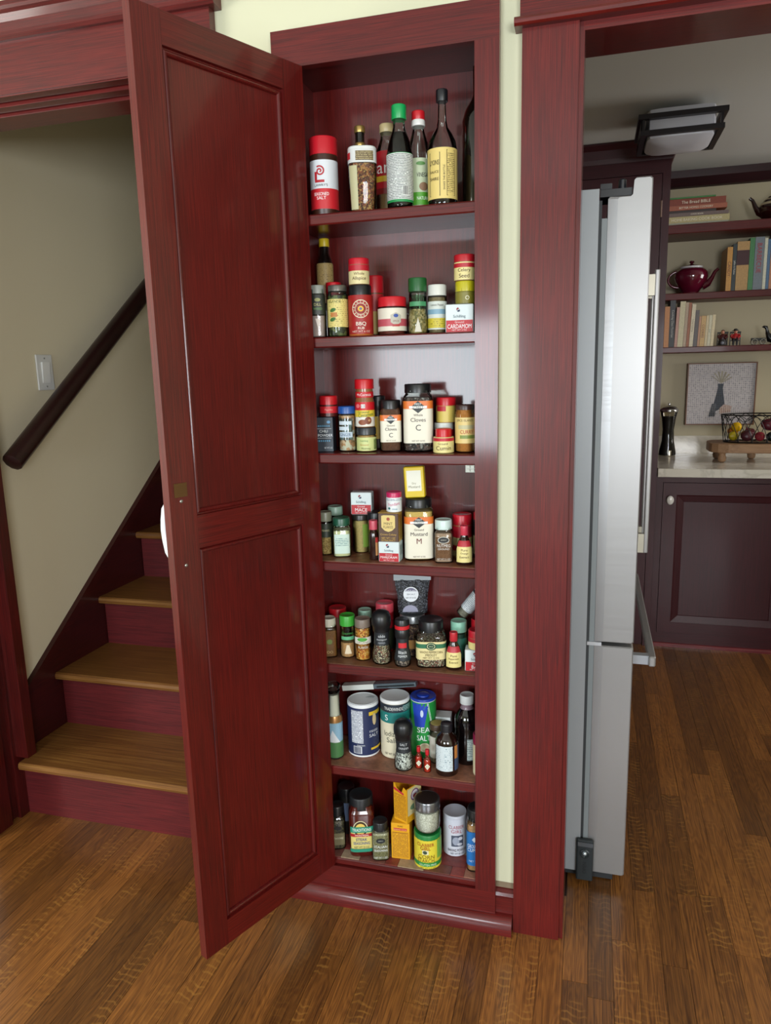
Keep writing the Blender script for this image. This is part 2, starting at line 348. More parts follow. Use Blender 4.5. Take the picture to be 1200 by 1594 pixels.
# kitchen shell
struct('wall_kitchen_back', B(-1.0, 2.9, 4.38, 4.45, 0, 2.385), WALLK, 'olive cream kitchen wall behind the shelves')
wk = MB(); wk.box(2.9, 3.0, YWB, 3.03, 0, 2.385); wk.box(2.9, 3.0, 4.17, 4.38, 0, 2.385); wk.box(2.9, 3.0, 3.03, 4.17, 0, 1.08); wk.box(2.9, 3.0, 3.03, 4.17, 2.12, 2.385)
struct('wall_kitchen_right', wk, WALLK)
struct('wall_kitchen_left', B(-.95, -.85, YWB, 4.38, 0, 2.385), WALLK)
struct('ceiling_kitchen', B(-.85, 2.9, YWB, 4.38, 2.385, 2.43), CEILM, 'dim grey kitchen ceiling')
struct('trim_kitchen_crown', MB().prism([(4.38, 2.385), (4.33, 2.385), (4.335, 2.35), (4.36, 2.31), (4.38, 2.305)], 'x', .31, 2.9), wood('x', '#1c070a', '#2a0b10', '#3a1016', rough=.45, coat=.1), 'dark crown moulding above kitchen shelves')
# stairwell shell
struct('wall_stair_left', B(-1.86, -1.765, YWB, 4.6, 0, 4.4), WALLS, 'olive beige stairwell wall')
struct('wall_stair_back', B(-1.765, -.85, 4.5, 4.6, 0, 4.4), WALLS)
struct('wall_stair_right', B(-1.0, -.95, YWB, 4.5, 0, 4.4), WALLS)
struct('wall_stair_front', B(-1.765, -.95, YWB-.02, YWB+.02, CEIL, 4.4), WALLS)
struct('ceiling_stair', B(-1.86, -.95, YWB, 4.6, 4.4, 4.45), CEILM)

# floor of narrow oak planks
FL = struct('floor', B(-3.2, 2.9, YR, 4.38, -.06, -.004), plain('#3a2313', .5), 'narrow plank oak floor with ray fleck')
pm = MB(); pm.box(0, 1, 0, 1, 0, 1); pme = pm.build('plank', FLOOR, FL)
pmesh = pme.data; first = True
PWD = .0571; rnd = random.Random(5); row = 0; x = -1.80
while x < 1.45:
    y = .72 + rnd.random()*-.6; ymax = 1.79 if x < -.06 else 3.745
    while y < ymax:
        ln = rnd.uniform(.45, 1.35); y0 = max(y, .55); y1 = min(y+ln, ymax)
        if y1-y0 > .03:
            o = pme if first else pme.copy()
            if not first: COL.objects.link(o); o.parent = FL
            first = False
            o.location = (x+.0004, y0+.0004, -.004); o.scale = (PWD-.0009, y1-y0-.0009, .004 + rnd.random()*.0003)
        y += ln
    x += PWD

# ------------------------------------------------------------------ left doorway (to the stairs)
hd = MB(); hd.box(-1.95, -.838, 1.622, YW, 2.083, 2.197)
struct('trim_1', hd, WX, 'red stained head board above stair doorway')
cap = MB(); cap.prism([(1.648, 2.197), (1.612, 2.197), (1.606, 2.204), (1.606, 2.212), (1.616, 2.216), (1.614, 2.236), (1.606, 2.250), (1.600, 2.256), (1.596, 2.262), (1.596, 2.272), (1.648, 2.272)], 'x', -1.98, -.820)
struct('trim_2', cap, WX, 'moulded cap above stair doorway head')
so = MB(); so.box(-1.78, -.93, 1.626, 1.655, 2.080, 2.10); so.box(-1.78, -.93, 1.668, 1.700, 2.074, 2.10); so.box(-1.78, -.93, 1.655, 1.668, 2.092, 2.10); so.box(-1.78, -.93, 1.712, 1.80, 2.068, 2.10); so.box(-1.78, -.93, 1.700, 1.712, 2.090, 2.10)
struct('trim_3', so, WX, 'grooved sliding door track under stair doorway head')
cl = MB(); cl.box(-1.90, -1.785, 1.622, YW, 0, 2.083)
struct('trim_4', cl, WZ, 'left casing of stair doorway')
jl = MB(); jl.box(-1.80, -1.752, 1.626, 1.700, 0, 2.09); jl.box(-1.80, -1.768, 1.700, 1.735, 0, 2.09); jl.box(-1.80, -1.750, 1.735, 1.782, 0, 2.09); jl.box(-1.752, -1.704, 1.745, 1.782, .212, 2.09)
jl.tube([(-1.752, 1.626, 0), (-1.752, 1.626, 2.083)], .006, 8)
struct('trim_5', jl, wood('z', '#220605', '#420a08', '#5a130e'), 'dark stained left jamb of stair doorway')
jr = MB(); jr.box(-.95, -.93, 1.626, 1.78, 0, 2.09)
struct('trim_6', jr, WZ)
struct('trim_7', B(-.935, -.835, 1.622, YW, 0, 2.083), WZ)

# staircase
DSK = wood('y', '#1a0505', '#330a0b', '#451210', rough=.4, coat=.2)
RSR = wood('x', '#340b0d', '#501316', '#681d1e', rough=.55, coat=.06)
ST = tag(empty('staircase', (-1.35, 1.772, 0)), 'wooden stairs with oak treads and red stained risers', 'stairs')
RY0, RUN, RISE = 1.772, .2625, .1895
ztops = [.211 + .1975*min(i, 1) + RISE*max(0, i-1) for i in range(9)]
nosey = [1.712, 1.955] + [1.955+RUN*(i) for i in range(1, 8)]
for i in range(9):
    z1 = ztops[i]; z0 = 0 if i == 0 else ztops[i-1]; ny = nosey[i]; ry = RY0 if i == 0 else ny+.032
    xl = -1.750; yb = (nosey[i+1]+.032 if i < 8 else ny+.30)
    rs = B(xl, -1.003, ry, ry+.018, z0, z1-.026).build('riser', RSR, ST); rs.location = -ST.location
    t = MB(); t.prism([(yb+.018, z1-.026), (yb+.018, z1), (ny+.008, z1), (ny+.002, z1-.004), (ny, z1-.013), (ny+.002, z1-.022), (ny+.008, z1-.026)], 'x', -1.752 if i else -1.715, -1.003)
    if i == 0: t.box(-1.752, -1.714, 1.784, yb+.018, z1-.026, z1)
    tr = t.build('tread', OAKT, ST); tr.location = -ST.location
def skz(y): return .412 + .719*(y-1.82)
sk = MB(); sk.prism([(1.782, 0), (4.3, 0), (4.3, skz(4.3)-.042), (1.782, skz(1.782)-.042)], 'x', -1.7648, -1.7525)
skb = tag(sk.build('skirt_board', DSK), None, None); skb.parent = ST; skb.location = -ST.location
s2 = MB(); s2.prism([(1.784, skz(1.784)-.042), (4.3, skz(4.3)-.042), (4.3, skz(4.3)), (1.784, skz(1.784))], 'x', -1.7648, -1.746)
o = s2.build('skirt_cap', DSK, ST); o.location = -ST.location
# handrail
HR = tag(empty('handrail', (-1.70, 1.81, 1.15)), 'dark round wooden handrail along stairwell wall', 'handrail')
a = Vector((-1.695, 1.815, 1.150)); d = Vector((0, 1, .735)).normalized()
rail = MB(); rail.tube([a, a+d*.006, a+d*2.6], [.020, .031, .031], 10)
o = rail.build('rail', wood('y', '#120706', '#200c0a', '#2e1310', rough=.4, coat=.15), HR, True); o.location = -HR.location
for t in (.17, .98, 1.9):
    c = a+d*t
    b = MB(); b.tube([c+Vector((-.005, 0, -.026)), c+Vector((-.015, 0, -.05)), c+Vector((-.045, 0, -.06)), c+Vector((-.069, 0, -.06))], .006, 8); b.tube([c+Vector((-.0695, 0, -.06)), c+Vector((-.064, 0, -.06))], .02, 14)
    o = b.build('bracket', plain('#6a5524', .35, .9), HR, True); o.location = -HR.location
# light switch
LS = tag(empty('light_switch', (-1.765, 2.081, 1.422)), 'white rocker light switch on stairwell wall', 'switch')
o = MB().rbox(-.0, .006, -.0375, .0375, -.058, .058, .003).build('plate', plain('#c9cbc9', .35), LS)
o = MB().prism([(.0055, -.032), (.008, -.034), (.0125, .034), (.0055, .034)], 'y', -.017, .017).build('rocker', plain('#d6d8d6', .3), LS)
for zz in (-.046, .046): MB().lathe([(0, .003), (.001, .003)], 10).build('screw', plain('#9a9c9a', .35, .5), LS).matrix_local = Matrix.Translation((.0062, 0, zz)) @ Matrix.Rotation(PI/2, 4, 'Y')

# ------------------------------------------------------------------ right doorway (to the kitchen)
struct('trim_8', B(-.1555, -.0447, 1.626, YW, 0, 2.062), WZ, 'wide red stained casing beside kitchen doorway')
struct('trim_9', B(-.160, 1.2, 1.626, YW, 2.078, 2.26), WX, 'red stained head board above kitchen doorway')
st = MB(); st.prism([(YW, 2.062), (1.612, 2.062), (1.607, 2.066), (1.606, 2.072), (1.610, 2.078), (YW, 2.078)], 'x', -.170, 1.2)
struct('trim_10', st, WX, 'thin projecting strip above the casing')
jm = MB(); jm.box(-.06, -.0345, 1.634, 1.772, 0, 2.062); struct('trim_11', jm, WZ, 'jamb of kitchen doorway')
struct('trim_12', B(-.0345, 1.06, 1.634, 1.772, 2.046, 2.062), WX, 'dark underside of kitchen doorway head')
struct('trim_13', B(1.03, 1.06, 1.634, 1.772, 0, 2.046), WZ)
bb = MB(); bb.box(-.2005, -.1555, 1.634, YW, 0, .088); bb.prism([(YW, .088), (1.634, .088), (1.632, .093), (1.636, .100), (1.644, .106), (YW, .107)], 'x', -.2005, -.1555)
struct('baseboard_front', bb, WX, 'short piece of baseboard between cabinet and casing')
b3 = MB(); b3.box(-.835, -.697, 1.634, YW, 0, .107); struct('baseboard_stair_side', b3, WX)
sh = MB(); sh.prism([(1.634, 0), (1.606, 0), (1.606, .018), (1.609, .030), (1.616, .039), (1.624, .043), (1.634, .044)], 'x', -.835, -.158)
struct('trim_14', sh, WX, 'rounded shoe moulding along cabinet base', True)
struct('trim_15', B(-.2005, -.1555, 1.6475, 1.6485, .107, .123), plain('#7a6a55', .8), 'bare unpainted strip at foot of wall')

# ------------------------------------------------------------------ built-in pantry cabinet
PC = tag(empty('pantry_cabinet', (-.449, 1.64, 0)), 'tall built-in red stained spice cabinet with open panelled door', 'cabinet')
def pc(name, mb, mat, smooth=False, label=None):
    o = mb.build(name, mat, PC, smooth); o.location = -PC.location
    if label: o['label'] = label
    return o
XI0, XI1, YB = -.668, -.215, 1.800
pc('head_rail', B(-.697, -.2005, 1.626, YW, 2.053, 2.128), WX)
pc('stile', B(-.697, -.647, 1.626, YW, .105, 2.053), WZ); pc('stile', B(-.251, -.2005, 1.626, YW, .105, 2.053), WZ)
pc('base_rail', B(-.697, -.2005, 1.6265, YW, .03, .105), WX)
pc('back_panel', B(XI0-.01, XI1+.01, YB, YB+.008, .03, 2.075), wood('z', coat=.62))
pc('side_panel', B(XI0-.012, XI0, YW, YB, .03, 2.075), WZ); pc('side_panel', B(XI1, XI1+.012, YW, YB, .03, 2.075), WZ)
pc('top_panel', B(XI0, XI1, YW, YB, 2.061, 2.075), WX)
SHZ = {1: 1.750, 2: 1.480, 3: 1.209, 4: .9415, 5: .6736, 6: .3908, 7: .1230}
for k, z in SHZ.items():
    t = .024 if k < 7 else .018
    s = MB(); s.prism([(YB-.0005, z), (1.637, z), (1.6345, z-.003), (1.6345, z-t+.003), (1.637, z-t), (YB-.0005, z-t)], 'x', XI0+.0005, XI1-.0005)
    pc('shelf', s, WX)
# worn shelf liners and the tiles of the bottom shelf
for k, c in ((4, '#7a4a33'), (5, '#6d4630'), (6, '#8a5a44')):
    pc('shelf_liner', B(-.664, -.255 if k == 6 else -.222, 1.640, 1.797, SHZ[k]+.0001, SHZ[k]+.0012), plain(c, .45, var=.35, bscale=60))
rt_ = random.Random(11); tcols = ['#8a3d34', '#7a352f', '#9a6a58', '#a08a72', '#6f4038', '#96503f']
y = 1.638; tz = SHZ[7]
for rw in range(3):
    x = -.667 - rw*.02; dy = (.034, .052, .070)[rw]
    while x < -.22:
        wd = rt_.choice((.035, .052, .07)); x0, x1 = max(x, -.667), min(x+wd, -.216)
        if x1-x0 > .004: pc('tile', B(x0+.0005, x1-.0005, y+.0005, y+dy-.0005, tz+.0001, tz+.0021), plain(rt_.choice(tcols), .4, var=.2, bscale=80))
        x += wd
    y += dy
SHZ = {k: z + {4: .0014, 5: .0014, 6: .0014, 7: .0023}.get(k, .0002) for k, z in SHZ.items()}
# catch under the third shelf
ct = MB(); ct.box(-.2745, -.2515, 1.640, 1.644, 1.168, 1.1845); ct.box(-.272, -.264, 1.636, 1.640, 1.170, 1.176); ct.box(-.262, -.254, 1.636, 1.640, 1.170, 1.176); ct.box(-.272, -.264, 1.636, 1.640, 1.178, 1.184); ct.box(-.262, -.254, 1.636, 1.640, 1.178, 1.184); ct.box(-.29, -.2515, 1.640, 1.665, 1.1845, 1.1852)
pc('catch', ct, plain('#8d8d84', .4, .6), label='small metal door catch under a shelf')
# the open door, built in its own frame: x runs from hinge to free edge, y = thickness (0 = inner face), z up
DANG = math.radians(-114.7)
DR = empty('door', (-.6261 - PC.location.x, 1.6259 - PC.location.y, 0), DANG, PC)
DR['label'] = 'open two-panel door, glossy dark red'
DW, DZ0, DZ1, DT = .4135, .110, 2.052, .022
def dp(name, mb, mat, smooth=False, label=None):
    o = mb.build(name, mat, DR, smooth)
    if label: o['label'] = label
    return o
# local -y is the outer face
Y0, Y1 = -DT, 0.0
dp('stile', B(0, .058, Y0, Y1, DZ0, DZ1), WZ); dp('stile', B(.352, DW, Y0, Y1, DZ0, DZ1), WZ)
for za, zb in ((DZ0, .172), (1.050, 1.118), (1.993, DZ1)): dp('rail', B(.0582, .3518, Y0, Y1, za, zb), WX)
for za, zb in ((.172, 1.050), (1.118, 1.993)):
    dp('panel', B(.0584, .3516, -.018, -.0105, za, zb), WZ)
    mo = MB(); q = .011
    def fr(x0, x1, z0, z1, i, yy): return [(x0+i, yy, z0+i), (x1-i, yy, z0+i), (x1-i, yy, z1-i), (x0+i, yy, z1-i)]
    rg = [fr(.0582, .3518, za, zb, i, yy) for i, yy in ((0, -.0005), (.001, -.0075), (.0035, -.0078), (.0045, -.0050), (.0065, -.0034), (.009, -.0030), (.0115, -.0044), (.0130, -.0070), (.0135, -.0105))]
    vs = [v for r_ in rg for v in r_]; fs = [(4*k+i, 4*k+(i+1) % 4, 4*k+4+(i+1) % 4, 4*k+4+i) for k in range(8) for i in range(4)]
    mo.add(vs, fs); dp('moulding', mo, WZ)
pl = dp('strike_plate', MB().box(.372, .402, 0, .0015, 1.162, 1.190), plain('#7a5a3c', .3, .85), label='small brass strike plate')
for zz in (1.153, 1.0205):
    s = MB().lathe([(0, .0036), (.0012, .0034), (.002, .0022)], 12).build('screw', plain('#c8c8c8', .25, .9), DR, True)
    s.matrix_local = Matrix.Translation((.387, 0, zz)) @ Matrix.Rotation(-PI/2, 4, 'X')
hp = MB(); hp.tube([(.389, -DT, 1.158), (.389, -DT-.014, 1.150), (.389, -DT-.034, 1.132), (.389, -DT-.0405, 1.108), (.389, -DT-.0430, 1.087), (.389, -DT-.0405, 1.066), (.389, -DT-.034, 1.042), (.389, -DT-.014, 1.024), (.389, -DT, 1.016)], [.010, .0085, .0078, .0076, .0076, .0076, .0078, .0085, .010], 12)
dp('handle', hp, plain('#e8ecee', .2, 0, .5), True, 'white porcelain pull handle')
for zz in (.35, 1.08, 1.82):
    h = MB(); h.tube([(-.006, -DT-.004, zz-.032), (-.006, -DT-.004, zz+.032)], .0045, 10); h.box(-.006, .022, -DT-.002, -DT-.0002, zz-.03, zz+.03)
    dp('hinge', h, plain('#6f665c', .4, .8), True)
# ------------------------------------------------------------------ refrigerator (its side faces the front room)
FR = tag(empty('refrigerator', (-.3, 2.3, 0)), 'stainless steel refrigerator seen from its side in kitchen', 'refrigerator')
def fr_(name, mb, mat, smooth=False, par=None):
    o = mb.build(name, mat, par or FR, smooth)
    if par is None: o.location = -FR.location
    return o
FY0, FY1 = 1.862, 2.766
GREY = plain('#9ba0a5', .36, .25, bump=.04, bscale=500)
fr_('case', B(-.72, .002, FY0, FY1, .03, 1.800), GREY)
fr_('gasket', B(.002, .009, FY0+.006, FY1-.008, .06, 1.775), plain('#2a2d30', .6)); fr_('door_liner', B(.009, .0215, FY0+.004, FY1-.008, .06, 1.735), plain('#7a8184', .4))
fr_('toe_grille', B(-.70, .09, FY0+.02, FY1-.02, .004, .03), plain('#202224', .6))
def fdoor(y0, y1, z0, z1, name, step=False):
    # outline in x-z with the hinge notch at the top and a rounded front edge, extruded along y
    r = .006
    if step: pts = [(.022, z0), (.114, z0), (.1185, z0+.004), (.1185, z1-.004), (.114, z1), (.084, z1), (.0805, z1-.004), (.0785, z1-.034), (.074, z1-.038), (.026, z1-.038), (.022, z1-.042)]
    else: pts = [(.022, z0), (.114, z0), (.1185, z0+.004), (.1185, z1-.004), (.114, z1), (.022, z1)]
    mb = MB()
    def ring(ins, y):
        cx, cz = .07, (z0+z1)/2
        return [(p[0]+(ins if p[0] < cx else -ins), y, p[1]+(ins if p[1] < cz else -ins)) for p in pts]
    rg = [[(q[0] if p[0] > .07 else q[0]+.019, q[1], q[2]) for p, q in zip(pts, ring(.0025, y0))], [(q[0], q[1], q[2]) for q in ring(0, y0+.0032)], ring(0, y1-.004), ring(.003, y1)]
    mb.loft(rg); return fr_(name, mb, STEEL)
d1 = fdoor(FY0, 2.312, .700, 1.819, 'door', True); d2 = fdoor(2.316, FY1, .700, 1.819, 'door'); dw = fdoor(FY0, FY1, .032, .690, 'drawer')
def vhandle(par, y):
    mb = MB(); mb.rbox(.158, .172, y-.012, y+.012, .845, 1.660, .004); o = mb.build('handle', STEEL, par)
    for z0 in (.858, 1.602): MB().box(.1185, .160, y-.011, y+.011, z0-.012, z0+.045).build('handle_mount', plain('#b9b4a4', .35, .4), par)
vhandle(d1, 2.262); vhandle(d2, 2.366)
mb = MB(); mb.rbox(.160, .178, 1.905, 2.72, .625, .653, .006); mb.build('handle', STEEL, dw)
for yy in (1.915, 2.69): MB().box(.1185, .163, yy, yy+.022, .627, .651).build('handle_mount', plain('#a9adb4', .3, .6), dw)
hg = MB(); hg.box(.004, .030, FY0+.01, FY0+.12, 1.800, 1.812); hg.box(.004, .075, FY0+.012, FY0+.10, 1.7835, 1.800); fr_('hinge_cover', hg, plain('#15161a', .4))
fr_('hinge_pin', MB().lathe([(0, .013), (.004, .013), (.006, .009), (.040, .009), (.043, .006)], 14, c=(.053, FY0+.035, 1.7815)), plain('#1b1c22', .3), True)
fr_('hinge_clip', B(.004, .040, FY0-.002, FY0+.02, .6905, .6995), plain('#c9ccd2', .3, .5))
# black device clipped to the foot of the fridge
DV = tag(empty('door_latch_device', (.0145, 1.861, .012)), 'small black plastic device leaning on fridge side near floor', 'device')
mb = MB(); mb.rbox(-.0225, .0225, -.0135, .0, .0, .122, .005); mb.build('case', plain('#23292c', .45), DV)
MB().box(-.019, .0215, -.0145, -.0130, .104, .116).build('top_bar', plain('#4a4d52', .35), DV)
o = MB().lathe([(0, .0135), (.002, .0135), (.003, .010), (.001, .0085)], 24).build('dial', plain('#2e3436', .25, .2), DV, True); o.matrix_local = Matrix.Translation((0, -.0135, .083)) @ Matrix.Rotation(PI/2, 4, 'X')
o = MB().lathe([(0, .006), (.003, .005), (.005, .002)], 14).build('button', plain('#d8e4ea', .12, .6), DV, True); o.matrix_local = Matrix.Translation((0, -.0138, .084)) @ Matrix.Rotation(PI/2, 4, 'X')
def flat_text(s, size, mat, parent, mtx, maxw=None, name='lettering'):
    v, f = text2d(s); wd = (max(p[0] for p in v)-min(p[0] for p in v))*size; k = size if not maxw or wd <= maxw else None
    sx = size if k else size*maxw/wd
    mb = MB(); mb.add([(p[0]*sx, p[1]*size, 0) for p in v], f); o = mb.build(name, mat, parent); o.matrix_local = mtx; return o
FRONT = Matrix.Rotation(PI/2, 4, 'X')
flat_text('OPEN', .0095, plain('#0f1416', .6), DV, Matrix.Translation((0, -.0141, .040)) @ FRONT @ Matrix.Rotation(PI/2, 4, 'Z'))

# ------------------------------------------------------------------ kitchen cabinets
DKX, DKZ = wood('x', '#2a080d', '#390c13', '#441018', rough=.42, coat=.1), wood('z', '#2a080d', '#390c13', '#441018', rough=.42, coat=.1)
TC = tag(empty('tall_cabinet', (-.2, 4.0, 0)), 'tall dark red cabinet standing behind the refrigerator', 'cabinet')
def tc_(name, mb, mat, smooth=False):
    o = mb.build(name, mat, TC, smooth); o.location = -TC.location; return o
tc_('carcass', B(-.84, .311, 3.738, 4.375, 0, 2.30), DKZ)
tc_('stile', B(.277, .311, 3.720, 3.738, 0, 2.30), DKZ)
tc_('door', B(-.30, .274, 3.718, 3.738, 1.02, 2.24), DKZ); tc_('door', B(-.30, .274, 3.718, 3.738, .06, 1.0), DKZ)
tc_('rail', B(-.84, .277, 3.720, 3.738, 2.243, 2.30), DKX)
for z0 in (2.055, 1.12): tc_('hinge', MB().tube([(.2755, 3.716, z0), (.2755, 3.716, z0+.07)], .004, 8), plain('#a58a80', .35, .7), True)
cr = MB(); prof = [(0, 0), (.006, 0), (.010, .02), (.022, .055), (.036, .075), (.036, .083), (0, .083)]
rg = []
for off, zz in prof: rg.append([(-.84, 3.72-off, 2.30+zz), (.311+off, 3.72-off, 2.30+zz), (.311+off, 4.32, 2.30+zz), (-.84, 4.32, 2.30+zz)])
cr.loft(rg[1:-1]); tc_('crown', cr, DKX)
KC = tag(empty('base_cabinet', (.7, 4.0, 0)), 'dark red base cabinet under white kitchen counter', 'cabinet')
def kc(name, mb, mat, smooth=False, par=None):
    o = mb.build(name, mat, par or KC, smooth)
    if par is None: o.location = -KC.location
    return o
kc('carcass', B(.313, 1.9, 3.756, 4.375, 0, .866), DKZ)
kc('stile', B(.313, .342, 3.738, 3.756, 0, .866), DKZ); kc('top_rail', B(.342, 1.9, 3.738, 3.756, .836, .866), DKX); kc('bottom_rail', B(.342, 1.9, 3.738, 3.756, 0, .072), DKX)
kc('stile', B(.950, .985, 3.738, 3.756, .072, .836), DKZ)
kc('shoe_moulding', MB().prism([(3.738, 0), (3.727, 0), (3.727, .010), (3.731, .017), (3.738, .019)], 'x', .313, 1.9), wood('x', '#3a1218', '#6a2228', '#8a3a3c', rough=.4))
def kdoor(x0, x1, knob):
    d = empty('door', (0, 0, 0), 0, KC); d.location = -KC.location
    z0, z1 = .074, .834; f = .088
    mb = MB(); mb.box(x0, x0+f*.7, 3.733, 3.754, z0, z1); mb.build('stile', DKZ, d); mb = MB(); mb.box(x1-f*.7, x1, 3.733, 3.754, z0, z1); mb.build('stile', DKZ, d)
    MB().box(x0+f*.7, x1-f*.7, 3.733, 3.754, z1-.058, z1).build('rail', DKX, d); MB().box(x0+f*.7, x1-f*.7, 3.733, 3.754, z0, z0+.055).build('rail', DKX, d)
    a, b_, c, e = x0+f*.7, x1-f*.7, z0+.055, z1-.058
    mo = MB(); rg = []
    for i, yy in ((0, 3.736), (.006, 3.738), (.034, 3.7435), (.036, 3.747)): rg.append([(a+i, yy, c+i), (b_-i, yy, c+i), (b_-i, yy, e-i), (a+i, yy, e-i)])
    mo.add([v for r_ in rg for v in r_], [(4*k+i, 4*k+(i+1) % 4, 4*k+4+(i+1) % 4, 4*k+4+i) for k in range(3) for i in range(4)]); mo.build('moulding', DKZ, d)
    MB().box(a, b_, 3.747, 3.752, c, e).build('panel', DKZ, d)
    k = MB().lathe([(0, .006), (.012, .006), (.014, .014), (.020, .0165), (.026, .013), (.029, .005)], 18).build('knob', plain('#dedad2', .2, coat=.4), d, True)
    k.matrix_local = Matrix.Translation((knob, 3.733, .752)) @ Matrix.Rotation(PI/2, 4, 'X') @ Matrix.Scale(1.35, 4, (0, 1, 0))
kdoor(.344, .948, .376); kdoor(.987, 1.6, 1.57)
CT = tag(empty('countertop', (1.1, 4.0, .866)), 'white marble kitchen countertop with low backsplash', 'countertop')
o = MB().rbox(.313, 1.9, 3.700, 4.378, .8665, .907, .003).build('slab', MARBLE, CT); o.location = -CT.location
o = B(.313, 1.9, 4.362, 4.379, .9072, 1.005).build('backsplash', MARBLE, CT); o.location = -CT.location

# ------------------------------------------------------------------ open wall shelves
SHK = [(2.081, .043, 4.105), (1.754, .034, 4.15), (1.484, .030, 4.118)]
for (z, t, yf), lb in zip(SHK, ('topmost red wooden shelf on kitchen wall, under the crown', 'middle red wooden kitchen shelf, holding the maroon teapot', 'lowest red wooden kitchen shelf, above the framed picture')):
    s = tag(empty('wall_shelf', (.9, 4.3, z-t)), lb, 'shelf', 'open shelves on the kitchen wall')
    o = MB().prism([(4.379, z), (yf+.003, z), (yf, z-.003), (yf, z-t+.003), (yf+.003, z-t), (4.379, z-t)], 'x', .3115, 1.9).build('board', wood('x', '#2c0a0a', '#521412', '#661f18', rough=.45, coat=.08), s); o.location = -s.location
    if z < 2: continue
    b = MB(); b.prism([(4.379, z-t-.0002), (yf+.03, z-t-.0002), (yf+.04, z-t-.02), (4.30, z-t-.035), (4.35, z-t-.06), (4.36, z-t-.11), (4.379, z-t-.12)], 'x', .86, .885); o = b.build('bracket', DKZ, s); o.location = -s.location

# ------------------------------------------------------------------ books
def book(name, label, group, x, y, z, th, ht, dp_, col, lie=False, text=None, tcol='#e8e0c8', band=None, lean=0, rz=0, tsize=.5, page='#cfc4a4', dy=0):
    # standing: spine faces -y, thickness along x; local frame: x thickness, y depth, z height
    e = tag(empty(name, (x, y, z)), label, 'book', group)
    if lie: e.rotation_euler = (0, PI/2, rz)
    else: e.rotation_euler = (0, lean, rz)
    c = plain(col, .45, var=.12, bscale=140); b = .0022
    m = MB(); m.box(0, th, 0, b*1.2, 0, ht); m.box(0, b, b*1.2, dp_, 0, ht); m.box(th-b, th, b*1.2, dp_, 0, ht); m.build('cover', c, e)
    MB().box(b, th-b, b*1.2, dp_-.004, .003, ht-.003).build('pages', plain(page, .8), e)
    if band: MB().box(-.0003, th+.0003, -.0004, b, ht*band[0], ht*band[1]).build('spine_band', plain(band[2], .5), e)
    if text:
        flat_text(text, th*tsize, plain(tcol, .5), e, Matrix.Translation((th/2, -.0006, ht*(.5+dy))) @ FRONT @ Matrix.Rotation(PI/2 if lie else -PI/2, 4, 'Z'), ht*.8)
    return e
# lying stack on the top shelf: local z (height of the book) runs along world +x after the turn
zb = 2.0813
stk = [(.028, .300, '#9d9b86', 'pale grey book at the very bottom of the lying stack', None, .010, 0),
       (.300, .300, '#b9ab78', 'thick cream book, second from bottom of lying stack', 'HOME BAKING COOK BOOK', .030, .0),
       (.28, .29, '#6d5a54', 'brown and white book in middle of lying stack', 'COOK BOOK', .016, .0),
       (.25, .24, '#33221c', 'thin dark book with yellow edge in lying stack', None, .012, .0),
       (.28, .285, '#a2583c', 'orange-brown paperback second from top of lying stack', 'BETTER HOMES COOKERY', .022, 0),
       (.28, .275, '#84371f', 'rust red book with white title on lying stack', 'The Bread BIBLE', .032, 0),
       (.2, .235, '#3a7a3a', 'thin green book topping the lying stack', None, .007, 0)]
for i, (_, ln, col, lb, tx, th, q) in enumerate(stk):
    # rotation (0, 90deg, 0): local x -> -z, local z -> +x
    book('cook_book', lb, 'cook books lying on the top kitchen shelf', .322 + (.004 * (i % 3)), 4.125 + .006 * (i % 2), zb+th+.0002, th, ln, .20, col, lie=True, text=tx, tsize=.42)
    zb += th+.0004
x = .632
for th, ht, col, lb, tx, tc, bd, ts in [(.024, .213, '#c08a3a', 'ochre cook book beside the maroon teapot', 'CANDY', '#6a2a1a', None, .6), (.018, .226, '#1d2a2c', 'narrow black book with white title beside ochre one', 'Jellies & Pickles', '#d8d8d0', None, .55),
        (.056, .236, '#b08a52', 'thick tan book with dark maroon spine label', None, '#d8c8a0', (.52, .82, '#3a0c12'), .4), (.022, .250, '#3d7a48', 'slim green cook book between tan and grey', None, '#e8e0c8', None, .5),
        (.042, .252, '#6f7880', 'blue-grey cook book with red upright title', 'BARBECUE', '#a01c2c', None, .5), (.014, .245, '#c9c8b4', 'thin white book beyond the blue-grey one', None, '#333', None, .5), (.013, .238, '#4a6a8a', 'thin blue book near the shelf edge of view', None, '#333', None, .5), (.016, .236, '#b07a5a', 'salmon thin book at the picture edge', None, '#333', None, .5), (.02, .23, '#6a4a5a', 'mauve book cut by picture edge', None, '#333', None, .5)]:
    book('cook_book', lb, 'cook books standing on the middle shelf', x, 4.165, 1.7542, th, ht, .18, col, text=tx, tcol=tc if len(tc) == 7 else '#333333', band=bd, tsize=ts, dy=.1 if tx == 'BARBECUE' else 0)
    x += th+.0012
x = .347
